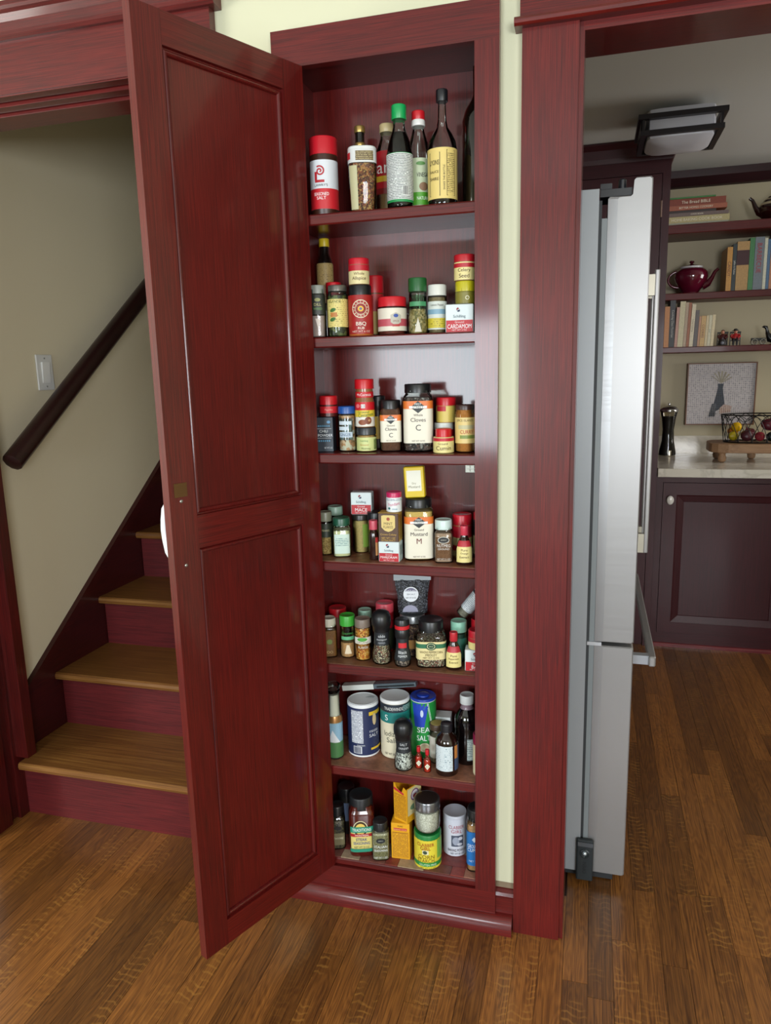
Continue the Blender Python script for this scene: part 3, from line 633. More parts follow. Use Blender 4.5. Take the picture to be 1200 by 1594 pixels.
for th, ht, col, lb, tx, tc, ln in [(.024, .205, '#b8783a', 'orange paperback first on the lowest shelf', None, '#333333', .0), (.026, .235, '#161515', 'black book with pale spine title on lowest shelf', 'Cooking Class Favorites', '#b8b8b0', .0),
        (.014, .200, '#b98a7a', 'thin pink book next to black book', None, '#333333', .03), (.026, .228, '#c8bf9a', 'tall cream book on lowest shelf', None, '#333333', .03), (.014, .222, '#b09a80', 'thin beige book leaning on tall cream book', None, '#333333', .03), (.013, .220, '#9a5a34', 'thin russet book on lowest shelf', None, '#333333', .03), (.018, .212, '#d8cdb0', 'ivory book with small dark title', 'French Cooking', '#5a4a3a', .035),
        (.018, .182, '#5a5250', 'slate grey paperback on lowest shelf', None, '#333333', .035), (.010, .150, '#b98a6a', 'short thin tan book by slate paperback', None, '#333333', .035), (.022, .152, '#c9a468', 'short yellow tan paperback with dark title', 'COOKIES', '#6a2a1a', .035), (.012, .153, '#d0bf98', 'short slim cream booklet', None, '#333333', .035), (.014, .154, '#cfc9ac', 'short pale booklet second from end', 'Soups', '#4a5a4a', .035), (.014, .156, '#d8c8a0', 'last short buff booklet ending the row', None, '#333333', .035)]:
    book('cook_book', lb, 'books standing on the lowest shelf', x, 4.135, 1.4843, th, ht, .15, col, text=tx, tcol=tc, lean=ln, tsize=.5)
    x += th+.0008 + abs(ln)*.012

# ------------------------------------------------------------------ teapots and figurines
def teapot(label, x, y, z, s, mat, bprof, trim, spdir, knobm, rimm=None, stripes=None):
    e = tag(empty('teapot', (x, y, z)), label, 'teapot')
    b = MB().lathe([(a*s, r*s) for a, r in bprof], 36).build('body', mat, e, True)
    top = bprof[-1]
    MB().lathe([((top[0]-.004)*s, top[1]*.98*s), ((top[0]+.03)*s, (top[1]-.02)*s), ((top[0]+.085)*s, top[1]*.62*s), ((top[0]+.12)*s, .08*s), ((top[0]+.13)*s, .055*s)], 28).build('lid', knobm, e, True)
    MB().lathe([((top[0]+.125)*s, .05*s), ((top[0]+.15)*s, .045*s), ((top[0]+.18)*s, .085*s), ((top[0]+.225)*s, .075*s), ((top[0]+.245)*s, .02*s)], 16).build('lid_knob', knobm, e, True)
    d = spdir
    MB().tube([(d*.36*s, 0, .26*s), (d*.55*s, 0, .33*s), (d*.66*s, 0, .50*s), (d*.76*s, 0, .72*s), (d*.86*s, 0, .80*s)], [.15*s, .11*s, .075*s, .055*s, .05*s], 14).build('spout', mat, e, True)
    h = [(-d*(.40+.34*math.sin(t))*s, 0, (.50+.27*math.cos(t))*s) for t in [PI*.02+PI*.98*i/12 for i in range(13)]]
    MB().tube(h, .042*s, 10).build('handle', mat, e, True)
    if rimm: MB().lathe([((top[0]-.02)*s, (top[1]+.012)*s), ((top[0]-.015)*s, (top[1]+.03)*s), ((top[0]+.035)*s, (top[1]+.03)*s), ((top[0]+.045)*s, (top[1]-.01)*s)], 28).build('rim_band', rimm, e, True)
    for (z0, z1, col) in (stripes or []):
        def R(zz):
            for (a, r), (a2, r2) in zip(bprof, bprof[1:]):
                if a <= zz <= a2: return r+(r2-r)*(zz-a)/(a2-a)
            return bprof[-1][1]
        MB().lathe([(z0*s, R(z0)*s), (z0*s, (R(z0)+.008)*s), ((z0+z1)/2*s, (R((z0+z1)/2)+.008)*s), (z1*s, (R(z1)+.008)*s), (z1*s, R(z1)*s)], 36).build('stripe', plain(col, .25), e, True)
    return e
MAR = plain('#5a0f26', .12, coat=.6); BRN = plain('#2a0d0a', .12, coat=.5)
teapot('maroon glazed teapot with white rim on middle shelf', .475, 4.235, 1.7542, .150, MAR, [(0, .26), (.02, .28), (.05, .27), (.18, .36), (.40, .50), (.56, .545), (.70, .53), (.80, .46), (.87, .34)], None, 1, plain('#4a0c1e', .15, coat=.5), plain('#cfd0d2', .25))
teapot('dark brown teapot with cream stripes on top shelf', .855, 4.225, 2.0813, .150, BRN, [(0, .30), (.03, .33), (.12, .45), (.28, .55), (.42, .57), (.56, .52), (.68, .42), (.76, .32)], None, -1, BRN, None, [(.52, .60, '#b9a98a'), (.68, .73, '#b9a98a')])
def figurine(label, x, y, z, coat, hat, apron):
    e = tag(empty('figurine', (x, y, z), -.15), label, 'figurine', 'seated figurines on the lowest shelf')
    blk = plain('#15100f', .45)
    c = MB()
    for sx in (-.024, .022):
        c.tube([(sx, -.03, .004), (sx, 0, .002), (sx, .03, .004)], .0028, 6)
        c.tube([(sx, -.018, .004), (sx, -.018, .036)], .0022, 6); c.tube([(sx, .018, .004), (sx, .024, .066)], .0022, 6); c.tube([(sx, -.02, .036), (sx, .02, .038)], .0022, 6)
    c.box(-.025, .024, -.016, .02, .022, .026); c.tube([(-.026, .024, .066), (.026, .024, .066)], .004, 6)
    for i in range(4): c.tube([(-.015+.01*i, .02, .026), (-.015+.01*i, .024, .064)], .0016, 6)
    c.build('chair', blk, e, True)
    t = MB(); t.lathe([(.024, .016), (.034, .019), (.05, .016), (.058, .009), (.061, .005)], 14, ry=.75, c=(0, .006, 0))
    for sx in (-1, 1): t.tube([(sx*.014, .006, .054), (sx*.021, -.004, .044), (sx*.010, -.015, .038)], [.0058, .005, .0042], 8)
    t.build('torso', plain(coat, .4), e, True)
    l = MB()
    if apron: l.lathe([(.002, .022), (.02, .019), (.032, .015)], 14, ry=.8, c=(0, -.012, 0))
    else:
        for sx in (-.008, .008): l.tube([(sx, .004, .03), (sx, -.018, .03), (sx, -.022, .02), (sx, -.022, .003), (sx, -.031, .003)], [.008, .0075, .006, .005, .004], 8)
    l.build('legs', plain('#1a1718', .5), e, True)
    if apron: MB().sphere((0, -.027, .014), .008, .004, .009).build('apron', plain('#7a7d86', .5), e, True)
    h = MB(); h.sphere((0, .001, .068), .0085, .0085, .0095); h.sphere((0, -.0085, .0672), .002); h.build('head', plain('#b98068', .5), e, True)
    ht = MB()
    if hat: ht.lathe([(.073, .016), (.075, .0165), (.0765, .010), (.082, .009), (.084, .004)], 16, c=(0, .001, 0))
    else: ht.sphere((0, .004, .0705), .0098, .0088, .0098)
    ht.build('hat' if hat else 'hair', plain('#120d0c' if hat else '#3a160f', .5), e, True)
figurine('seated woman figurine in dark dress on a small rocker', .632, 4.16, 1.4842, '#4a1216', False, True)
figurine('seated man figurine in red coat and black hat', .692, 4.16, 1.4842, '#b02024', True, False)
CA = tag(empty('toy_wagon', (.806, 4.18, 1.4842)), 'tiny dark cast metal wagon with spoked wheels', 'toy wagon')
IR = plain('#2a2a2a', .45, .5)
MB().box(-.036, .03, -.012, .012, .020, .034).build('wagon_bed', IR, CA)
for wx in (-.022, .018):
    for wy in (-.016, .016):
        wl_ = MB(); wl_.tube([(wx+.0135*math.cos(a), wy, .0155+.0135*math.sin(a)) for a in [2*PI*i/16 for i in range(17)]], .002, 6)
        for i in range(6): a = PI*i/3; wl_.tube([(wx, wy, .0155), (wx+.0135*math.cos(a), wy, .0155+.0135*math.sin(a))], .001, 5)
        wl_.build('wheel', plain('#8a8578', .4, .6), CA)
MB().tube([(-.022, -.016, .0155), (-.022, .016, .0155)], .0015, 6).build('axle', IR, CA); MB().tube([(.018, -.016, .0155), (.018, .016, .0155)], .0015, 6).build('axle', IR, CA)
BD = tag(empty('bird_figurine', (.872, 4.19, 1.4842)), 'black long-necked bird figurine at the picture edge', 'figurine')
b = MB(); b.tube([(.06, 0, .045), (.045, 0, .035), (.015, 0, .026), (-.015, 0, .032), (-.026, 0, .055), (-.030, 0, .075), (-.034, 0, .086), (-.045, 0, .089), (-.054, 0, .088)], [.004, .018, .0255, .020, .010, .0075, .009, .006, .001], 12)
b.build('body', plain('#0f0f11', .25, coat=.3), BD, True); MB().lathe([(0, .016), (.002, .016), (.005, .006), (.012, .005)], 14).build('foot', plain('#0f0f11', .3), BD, True)

# ------------------------------------------------------------------ picture, pepper mill, riser board and fruit basket
def mosaic(c1, c2, c3):
    m, nt, b = newmat('mosaic_print'); N, L = nt.nodes, nt.links
    tc = N.new('ShaderNodeTexCoord'); mp = N.new('ShaderNodeMapping'); mp.inputs['Scale'].default_value = (100, 1, 100); L.new(tc.outputs['Object'], mp.inputs[0])
    v = N.new('ShaderNodeTexVoronoi'); v.inputs['Randomness'].default_value = .12; v.distance = 'CHEBYCHEV'; v.inputs['Scale'].default_value = 1; L.new(mp.outputs[0], v.inputs['Vector'])
    r = N.new('ShaderNodeValToRGB'); e = r.color_ramp.elements; e[0].position = 0; e[0].color = lin(c1); e[1].position = 1; e[1].color = lin(c2)
    sp = N.new('ShaderNodeSeparateColor'); L.new(v.outputs['Color'], sp.inputs[0]); L.new(sp.outputs[1], r.inputs['Fac'])
    g = N.new('ShaderNodeMath'); g.operation = 'GREATER_THAN'; g.inputs[1].default_value = .38; L.new(v.outputs['Distance'], g.inputs[0])
    mx = N.new('ShaderNodeMix'); mx.data_type = 'RGBA'; mx.inputs['B'].default_value = lin(c3); L.new(g.outputs[0], mx.inputs['Factor']); L.new(r.outputs['Color'], mx.inputs['A']); L.new(mx.outputs['Result'], b.inputs['Base Color']); b.inputs['Roughness'].default_value = .5
    return m
PF = tag(empty('framed_picture', (.669, 4.379, 1.066)), 'framed mosaic picture of a dark vase on kitchen wall', 'picture')
fw, fh, ft = .346, .334, .006
f = MB()
for a in ((-fw/2, fw/2, 0, ft), (-fw/2, fw/2, fh-ft, fh), (-fw/2, -fw/2+ft, ft, fh-ft), (fw/2-ft, fw/2, ft, fh-ft)): f.box(a[0], a[1], -.034, -.002, a[2], a[3])
f.build('frame', plain('#6a3f22', .45), PF)
MB().box(-fw/2+ft, fw/2-ft, -.026, -.004, ft, fh-ft).build('canvas', mosaic('#8f8a90', '#b5aeb2', '#cfc8c4'), PF)
vz = [(-.012, .222), (-.010, .20), (-.020, .15), (-.030, .10), (-.036, .062), (.030, .10), (.022, .15), (.014, .20), (.018, .222)]
pv, pf_ = poly2d(vz); MB().add([(p[0]-.005, -.0265, p[1]) for p in pv], pf_).build('vase_print', mosaic('#0a0e14', '#161e2c', '#3c4450'), PF)
sh_ = [(-.05, .045), (-.018, .045), (-.012, .115), (-.036, .115)]
pv, pf_ = poly2d(sh_); MB().add([(p[0]-.005, -.0266, p[1]) for p in pv], pf_).build('shadow_print', mosaic('#14181e', '#2a303a', '#6a6a6e'), PF)
pv, pf_ = poly2d([(.0, .06), (.055, .07), (.06, .10), (.02, .112), (-.002, .09)]); MB().add([(p[0]-.0, -.0267, p[1]) for p in pv], pf_).build('fruit_print', mosaic('#a07868', '#8a6a60', '#cfc0b4'), PF)
for i in range(7):
    a = .5+i*.33; v_ = [(.0, .225), (.004, .225), (.004+.06*math.cos(a), .225+.062*math.sin(a)), (.06*math.cos(a)-.006, .225+.066*math.sin(a))]
    MB().add([(p[0]-.002, -.0266-.0001*i, p[1]) for p in v_], [(0, 1, 2, 3)]).build('flower_print', plain('#a29a84' if i % 2 else '#968e7c', .6), PF)
PM = tag(empty('pepper_mill', (.402, 4.255, .9074)), 'tall waisted pepper mill filled with black peppercorns', 'pepper mill')
MB().lathe([(.004, .044), (.02, .044), (.08, .032), (.14, .029), (.20, .036), (.235, .044), (.238, .044)], 28).build('shell', glass('#e8e4da', .05), PM, True)
MB().lathe([(.006, .038), (.03, .037), (.08, .028), (.14, .025), (.19, .031), (.212, .037)], 28).build('peppercorns', speck(['#0c0a0a', '#1c1716', '#141110'], 300), PM, True)
MB().lathe([(0, .040), (.003, .042), (.004, .042)], 28).build('base', plain('#b9b4a8', .2, .9), PM, True)
MB().lathe([(.004, .014), (.03, .013), (.034, .009)], 18, c=(.008, -.03, 0)).build('grinder_collar', plain('#d0c4ac', .2, .9), PM, True)
MB().lathe([(.238, .046), (.246, .048), (.252, .046), (.264, .034), (.270, .012), (.274, .006), (.283, .006), (.285, .003)], 28).build('cap', plain('#a9a7a4', .12, .95), PM, True)
RB = tag(empty('riser_board', (.80, 4.05, .9074)), 'pale wooden riser board on short turned feet', 'board')
OAKB = wood('x', '#6a4c34', '#9a7656', '#b28e6c', rough=.5, coat=0, bump=.1, name='pale_oak')
m_ = MB(); rg = []
for z_, ins in ((.050, .004), (.053, 0), (.092, 0), (.095, .003)):
    ring = []
    for i in range(32):
        t = 2*PI*i/32; q = (abs(math.cos(t))**4+abs(math.sin(t))**4)**(-.25); ring.append(((.225-ins)*q*math.cos(t), (.125-ins)*q*math.sin(t), z_))
    rg.append(ring)
m_.loft(rg); m_.build('slab', OAKB, RB)
for fx in (-.165, .0, .165):
    for fy in (-.075, .085):
        if fx == 0 and fy < 0: continue
        MB().lathe([(0, .010), (.006, .018), (.022, .021), (.036, .016), (.0499, .018)], 16, c=(fx, fy, 0)).build('foot', OAKB, RB, True)
BK = tag(empty('wire_basket', (.80, 4.05, 1.0026)), 'black looped wire basket on the riser board', 'basket')
WI = plain('#0d0c0c', .4, .4)
def oval(rx, ry, z, n=40, ph=0): return [(rx*math.cos(2*PI*i/n+ph), ry*math.sin(2*PI*i/n+ph), z) for i in range(n+1)]
MB().tube(oval(.168, .098, .138), .0032, 8).build('rim', WI, BK); MB().tube(oval(.150, .085, .003), .0030, 8).build('base_ring', WI, BK)
b = MB()
for i in range(-3, 4): b.tube([(.044*i, -.085*math.sqrt(max(0, 1-(.044*i/.15)**2)), .003), (.044*i, .085*math.sqrt(max(0, 1-(.044*i/.15)**2)), .003)], .0018, 6)
b.build('base_wires', WI, BK)
for i in range(14):
    t0 = 2*PI*i/14; pts = []
    for k in range(17):
        u = k/16; a = t0 + (u-.5)*.95; zz = .138*(1-abs(2*u-1)**2.2)*.0 + .004 + .132*(1-(2*u-1)**2); g = zz/.138
        pts.append(((.150+.018*g)*math.cos(a), (.085+.013*g)*math.sin(a), zz))
    b = MB(); b.tube(pts, .0018, 6); b.build('loop_wire', WI, BK)
b = MB(); b.tube([((.160+.003*math.sin(i*1.1))*math.cos(2*PI*i/60), (.092)*math.sin(2*PI*i/60), .118+.013*math.sin(i*1.05)) for i in range(61)], .0016, 6); b.build('wave_wire', WI, BK)
def fruit(nm, lb, x, y, z, rx, rz, col, rot, kind, grp):
    e = tag(empty(nm, (.80+x, 4.05+y, 1.0082+z)), lb, nm.replace('red_', ''), grp)
    if kind == 'lemon': prof = [(-1.12, .04), (-1.04, .16), (-.9, .42), (-.6, .76), (-.2, .97), (.2, .97), (.6, .76), (.9, .42), (1.04, .16), (1.15, .05)]
    elif kind == 'onion': prof = [(-.85, .06), (-.8, .25), (-.55, .78), (-.1, 1), (.3, .93), (.65, .58), (.85, .25), (1.05, .12), (1.25, .08)]
    else: prof = [(-.95, .1), (-.85, .45), (-.5, .85), (0, .98), (.5, .8), (.9, .5), (1.2, .3), (1.35, .08)]
    o = MB().lathe([(a*rz, r*rx) for a, r in prof], 20).build('flesh' if kind != 'onion' else 'skin', plain(col, .38, var=.25, bscale=40, bump=.1), e, True); o.rotation_euler = rot
    if kind == 'onion': s = MB().tube([(0, 0, rz*1.2), (.002, 0, rz*1.35), (-.003, .002, rz*1.5)], [.003, .002, .0008], 6).build('stalk', plain('#7a5a3a', .8), e, True)
    else: s = MB().tube([(0, 0, rz*1.13), (0, 0, rz*1.2)], [.003, .002], 6).build('stalk', plain('#6a6a2a', .8), e, True)
    s.rotation_euler = rot
L_ = 'lemons in the wire basket'; O_ = 'red onions in the wire basket'
fruit('lemon', 'bright yellow lemon on top at basket end', -.094, -.004, .070, .025, .028, '#e0b010', (PI/2*.95, 0, .2), 'lemon', L_)
fruit('lemon', 'greenish yellow lemon low at basket end', -.108, -.012, .026, .024, .027, '#b9a520', (0, PI/2, .8), 'lemon', L_)
fruit('orange', 'small orange fruit beside the lemons', -.105, .032, .045, .026, .024, '#c87818', (.3, .2, 0), 'lemon', None)
fruit('red_onion', 'brownish red onion in front of the basket middle', -.050, -.036, .030, .031, .030, '#4a1f28', (.5, .3, 0), 'onion', O_)
fruit('red_onion', 'pinkish red onion behind the brownish one', -.026, .038, .036, .030, .030, '#6a2430', (.2, -.5, 0), 'onion', O_)
fruit('red_onion', 'small bright red onion low near basket middle', .008, -.044, .026, .024, .023, '#8a2832', (1.2, .3, 0), 'onion', O_)
fruit('red_onion', 'large purple onion at top of the heap', .052, .004, .080, .036, .034, '#5a1626', (.2, .4, 0), 'onion', O_)
fruit('avocado', 'dark glossy avocado beside the onions', .062, -.052, .026, .025, .030, '#0f1a14', (0, PI/2, .1), 'avocado', None)
fruit('red_onion', 'purple onion at far end of the basket', .112, .022, .034, .030, .030, '#4c1424', (.1, .2, 0), 'onion', O_)

# ------------------------------------------------------------------ ceiling lamp
CL = tag(empty('ceiling_lamp', (.300, 3.352, 2.385)), 'square kitchen ceiling lamp with dark double frame and frosted glass', 'lamp')
DKM = plain('#1b1518', .4, .3)
MB().box(-.07, .07, -.06, .07, -.02, -.0005).build('base_plate', DKM, CL)
def sqf(h, z, t, wd, y0=None):
    m = MB(); m.box(-h, h, -h, -h+wd, z, z+t); m.box(-h, h, h-wd, h, z, z+t); m.box(-h, -h+wd, -h+wd, h-wd, z, z+t); m.box(h-wd, h, -h+wd, h-wd, z, z+t); return m
sqf(.160, -.062, .018, .024).build('upper_frame', DKM, CL); sqf(.150, -.118, .018, .020).build('lower_frame', DKM, CL); MB().box(-.150, -.142, -.13, .13, -.11, -.05).build('side_plate', DKM, CL)
pst = MB()
for sx in (-1, 1):
    for sy in (-1, 1): pst.box(sx*.140-.005, sx*.140+.005, sy*.140-.005, sy*.140+.005, -.116, -.050)
pst.box(-.146, .146, .02, .032, -.060, -.050); pst.box(-.01, .01, -.01, .03, -.060, -.018)
pst.build('posts', DKM, CL)
g = MB(); rg = []
for zz, hh in ((-.02, .126), (-.10, .127), (-.122, .122), (-.134, .10), (-.142, .05), (-.144, .01)): rg.append([(hh*q*math.cos(t), hh*q*math.sin(t), zz) for t in [2*PI*i/32 for i in range(32)] for q in [(abs(math.cos(t))**8+abs(math.sin(t))**8)**(-1/8)]])
g.loft(rg); g.build('glass_shade', plain('#c8c8d0', .35), CL, True)
# ------------------------------------------------------------------ jars, bottles, tins and boxes of the pantry
BLK, DKG = '#17181a', '#2a2c2e'
G = glass(); GB = glass('#cfe0dc')
SG = {1: 'bottles and jars on the top cabinet shelf', 2: 'jars on the second cabinet shelf', 3: 'jars on the third cabinet shelf', 4: 'jars on the fourth cabinet shelf', 5: 'jars on the fifth cabinet shelf', 6: 'cans and bottles on the sixth cabinet shelf', 7: 'containers on the bottom cabinet shelf'}
def Pm(c, **k):
    return c if not isinstance(c, str) else plain(c, k.pop('rough', .35), **k)
def straight(f, e=.02): return [(0, .90), (e*.4, .97), (e, 1), (f-e, 1), (f, .985)]
def shoulder(fs, fn, rn, ft): return [(0, .88), (.012, .97), (.035, 1), (fs, 1), (fs+(fn-fs)*.45, 1-(1-rn)*.32), (fs+(fn-fs)*.8, 1-(1-rn)*.8), (fn, rn), (ft, rn)]
class Jar:
    def __init__(s, name, label, cat, shelf, X, Y, r, h, p=2, ry=1.0, face=None, dz=0, body=None, bm=None, seg=32, tilt=None, group=None, turn=0):
        s.r, s.h, s.p, s.ry, s.prof = r, h, p, ry, body
        rz = (math.atan2(-X, Y) if face is None else math.radians(face)) + math.radians(turn)
        s.o = tag(empty(name, (X, Y, SHZ[shelf]+dz), rz), label, cat, group or SG[shelf])
        if tilt: s.o.rotation_euler = (tilt[0], tilt[1], rz)
        s.seg = seg; s.lev = 0; s.lab = None
        if body: s.body = s.solid('body', body, bm)
    def solid(s, name, prof, mat, p=None, ribs=0, ry=None, seg=None, par=None, label=None):
        p = s.p if p is None else p
        o = MB().lathe([(a*s.h, b*s.r) for a, b in prof], seg or s.seg, p, s.ry if ry is None else ry, ribs=ribs).build(name, Pm(mat), par or s.o, True)
        if label: o['label'] = label
        return o
    def fill(s, f1, mat, f0=.02, k=.93, prof=None):
        pr = [(max(a, f0), b*k) for a, b in s.prof if a < f1]; pr = [q for i, q in enumerate(pr) if i == 0 or q[0] > pr[i-1][0]+1e-5]
        if len(pr) < 2: pr = [(f0, k), (f0+.01, k)]
        pr.append((f1, s.R(f1)/s.r*k)); return s.solid('contents', pr, mat)
    def lid(s, f0, f1, rl, mat, p=2, ribs=0, name='lid', dome=0):
        if s.prof:
            tops = [b for a, b in s.prof if a >= f0] + [s.R(f0)/s.r]; mxr = max(tops) if s.prof[-1][0] > f0 else 0
            if rl-.012 <= mxr < rl+.09: rl = mxr+.018
        e_ = .0016/s.h; pr = [(f0, rl*.985), (f0+.002, rl), (f1-e_*1.6, rl), (f1-e_*.4, rl*.97), (f1, rl*.93), (f1-e_*.5, rl*.86)]
        if dome: pr = [(f0, rl*.985), (f0+.004, rl)] + [(f0+(f1-f0)*(.35+.65*math.sin(t)), rl*math.cos(t)) for t in (0, .3, .6, .9, 1.15, 1.4)]
        return s.solid(name, pr, mat, p=p, ribs=ribs, ry=1 if p == 2 else s.ry, seg=48 if ribs else None)
    def R(s, f):
        pr = s.prof
        for (a, b), (a2, b2) in zip(pr, pr[1:]):
            if a <= f <= a2: return s.r*(b+(b2-b)*(f-a)/max(a2-a, 1e-6))
        return s.r*pr[-1][1]
    def pt(s, u, f, off):
        R = s.R(f)
        if s.p == 2: t = u/R; return ((R+off)*math.sin(t), -(R*s.ry+off)*math.cos(t), f*s.h)
        q = min(abs(u)/R, .995); return (u, -(R*s.ry*(1-q**s.p)**(1/s.p))-off, f*s.h)
    def label(s, f0, f1, a0, a1, mat, name='label', lev=None, par=None, n=20):
        lev = s.lev if lev is None else lev; off = .0005+.0003*lev; s.lev += 1
        vs, uv, fs = [], [], []; zs = sorted(set([f0, f1] + [a for a, b in s.prof if f0 < a < f1])); rev = list(zs)
        for f in zs:
            R = s.R(f)
            for i in range(n+1):
                t = math.radians(a0+(a1-a0)*i/n)
                q = 1 if s.p == 2 else (abs(math.cos(t))**s.p+abs(math.sin(t))**s.p)**(-1/s.p)
                vs.append(((R*q+off)*math.sin(t), -(R*q*s.ry+off)*math.cos(t), f*s.h)); uv.append((t*s.r, f*s.h))
        for k in range(len(zs)-1):
            for i in range(n): a = k*(n+1)+i; fs.append((a, a+1, a+n+2, a+n+1))
        mb = MB(); mb.add(vs, fs); o = mb.build(name, Pm(mat, rough=.45), par or (s.lab if (s.lab and name == 'label_band') else s.o), True, uv)
        if s.lab is None: s.lab = o
        return o
    def mark(s, shape, mat, u, f, name='emblem', rot=0, k=1, par=None, lev=None, sx=1):
        lev = s.lev if lev is None else lev; s.lev += .4
        v, fc = shape; cr, sr = math.cos(rot), math.sin(rot)
        mb = MB(); mb.add([s.pt(u+k*sx*(x*cr-y*sr), f+k*(x*sr+y*cr)/s.h, .0006+.0003*lev) for x, y in v], fc)
        return mb.build(name, Pm(mat, rough=.5), par or s.lab or s.o)
    def text(s, st, mat, u, f, size, maxw=None, rot=0):
        v, fc = text2d(st); wd = (max(p[0] for p in v)-min(p[0] for p in v))*size
        sx = 1 if not maxw or wd <= maxw else maxw/wd
        return s.mark(([(x*sx, y) for x, y in v], fc), mat, u, f, 'lettering', rot, size)
def box_thing(name, label, cat, shelf, X, Y, wd, dp_, ht, mat, face=0, dz=0, rnd_=.002, group=None, tilt=None):
    j = Jar.__new__(Jar); j.r = wd/2; j.h = ht; j.p = 60; j.ry = dp_/wd; j.prof = [(0, 1), (1, 1)]; j.lev = 0; j.lab = None; j.seg = 32
    j.o = tag(empty(name, (X, Y, SHZ[shelf]+dz), math.radians(face)), label, cat, group or SG[shelf])
    if tilt: j.o.rotation_euler = (tilt[0], tilt[1], math.radians(face))
    j.body = MB().rbox(-wd/2, wd/2, -dp_/2, dp_/2, 0, ht, rnd_).build('body', Pm(mat), j.o)
    def panel(f0, f1, mat, x0=-1, x1=1, name='label', lev=None):
        off = .0003+.0002*j.lev; j.lev += 1; m = wd/2-rnd_*.6
        vs = [(x0*m, -dp_/2-off, f0*ht), (x1*m, -dp_/2-off, f0*ht), (x1*m, -dp_/2-off, f1*ht), (x0*m, -dp_/2-off, f1*ht)]
        o = MB().add(vs, [(0, 1, 2, 3)]).build(name, Pm(mat, rough=.45), j.lab if (j.lab and name == 'label_band') else j.o, False, [(v[0], v[2]) for v in vs])
        if j.lab is None: j.lab = o
        return o
    j.panel = panel
    def side(f0, f1, mat, y0=-1, y1=1, name='side_print'):
        m = dp_/2-rnd_*.6; x = wd/2+.0004
        vs = [(x, y0*m, f0*ht), (x, y1*m, f0*ht), (x, y1*m, f1*ht), (x, y0*m, f1*ht)]
        return MB().add(vs, [(0, 1, 2, 3)]).build(name, Pm(mat, rough=.45), j.o, False, [(v[1], v[2]) for v in vs])
    j.side = side
    return j
RED, CRM, GOLD = '#b5121f', '#e8d894', '#b39a5a'
# ---- shelf 1
j = Jar('seasoning_jar', 'large red-lidded seasoned salt jar on top shelf', 'jar', 1, -.608, 1.690, .0316, .171, body=straight(.80), bm='#3a1c12', turn=-14)
j.lid(.775, 1, 1.0, '#c01a28', ribs=1); j.label(.09, .70, -100, 100, '#d9dde2'); j.label(.09, .345, -100, 100, '#c4202a', 'label_band')
j.mark(spiral2d(.011, 1.6, .30), '#b01c28', -.002, .56); j.mark(rect2d(.006, .018), '#b01c28', -.0115, .50, lev=2.2); j.mark(rect2d(.022, .0055), '#b01c28', -.003, .435, lev=2.4); j.text("LAWRY'S", '#1c1c20', .0, .385, .0055, .03); j.text('SEASONED', '#f2eeee', 0, .275, .0068, .034); j.text('SALT', '#f2eeee', 0, .225, .0068)
for g_ in (.05,): pass
j = Jar('pepper_flake_shaker', 'clear shaker of red pepper flakes with white collar', 'jar', 1, -.511, 1.675, .0324, .136, p=3.2, body=[(0, .84), (.02, .88), (.70, 1.0), (.72, 1.0), (.76, .98), (.93, .98), (1, .95)], bm=G)
j.fill(.74, speck(['#7a4a2c', '#5a2a1a', '#b08a50', '#8a3a22', '#a8703c', '#3f1c12'], 330), k=.95); j.label(.745, .955, -170, 170, '#d6d8d6', 'collar_label', n=40); j.label(.775, .92, -25, 42, fineprint('#5a4a30', '#b8a878', .005), 'label_band'); j.label(.03, .70, -52, -20, '#b9b48c', 'side_label'); j.label(.80, .90, -70, -45, '#b5202a', 'label_band')
j.lid(.955, 1.0, .95, '#dfe2e0', p=3.2)
j = Jar('gold_cap_bottle', 'dark bottle with gold cap behind pepper flake shaker', 'bottle', 1, -.537, 1.747, .0245, .206, body=shoulder(.60, .80, .44, .96), bm=plain('#15120e', .1, coat=.5))
j.lid(.93, 1.0, .52, plain('#a98c50', .3, .7)); j.lid(.79, .825, .50, plain('#a98c50', .3, .7), name='neck_ring'); j.label(.1, .5, -80, 80, '#8a7a50')
j = Jar('syrup_bottle', 'clear bottle with red label and beige cap', 'bottle', 1, -.472, 1.747, .0295, .203, body=shoulder(.62, .86, .5, .95), bm=G)
j.fill(.5, plain('#8a6a4a', .2), k=.94); j.lid(.91, 1.0, .58, '#b9a77a', ribs=1); j.label(.24, .70, -95, 95, '#b01c26'); j.label(.37, .43, -95, 95, '#d8b030', 'label_band'); j.label(.24, .30, -95, 95, '#7a1a18', 'label_band'); j.text('am', '#f0ece4', -.004, .50, .018)
j = Jar('soy_sauce_bottle', 'dark sauce bottle with bright green cap', 'bottle', 1, -.424, 1.673, .0286, .215, body=shoulder(.53, .80, .46, .90), bm=G)
j.fill(.74, plain('#100c0b', .12), k=.95); j.lid(.865, 1.0, .57, '#0f9a50', ribs=1); j.label(.06, .53, -110, 110, '#1f8a4a'); j.label(.085, .525, -105, 85, fineprint('#d8dcd8', '#4a4f52', .0046, .6), 'label_band'); j.mark(rect2d(.013, .020), '#e4e6e2', .012, .17); j.mark(bars2d(.012, .018), '#3a3d40', .012, .17)
j = Jar('vinegar_bottle', 'clear vinegar bottle with red and white cap', 'bottle', 1, -.392, 1.722, .0262, .214, body=shoulder(.56, .84, .46, .90), bm=G)
j.fill(.42, plain('#b9b4a0', .2), k=.94); j.lid(.915, 1.0, .56, '#c41c26', ribs=1); j.lid(.855, .915, .58, '#e4e2de', name='cap_ring'); j.label(.065, .525, -110, 110, '#b9c4a4'); j.label(.065, .19, -110, 110, '#4f9a2a', 'label_band')
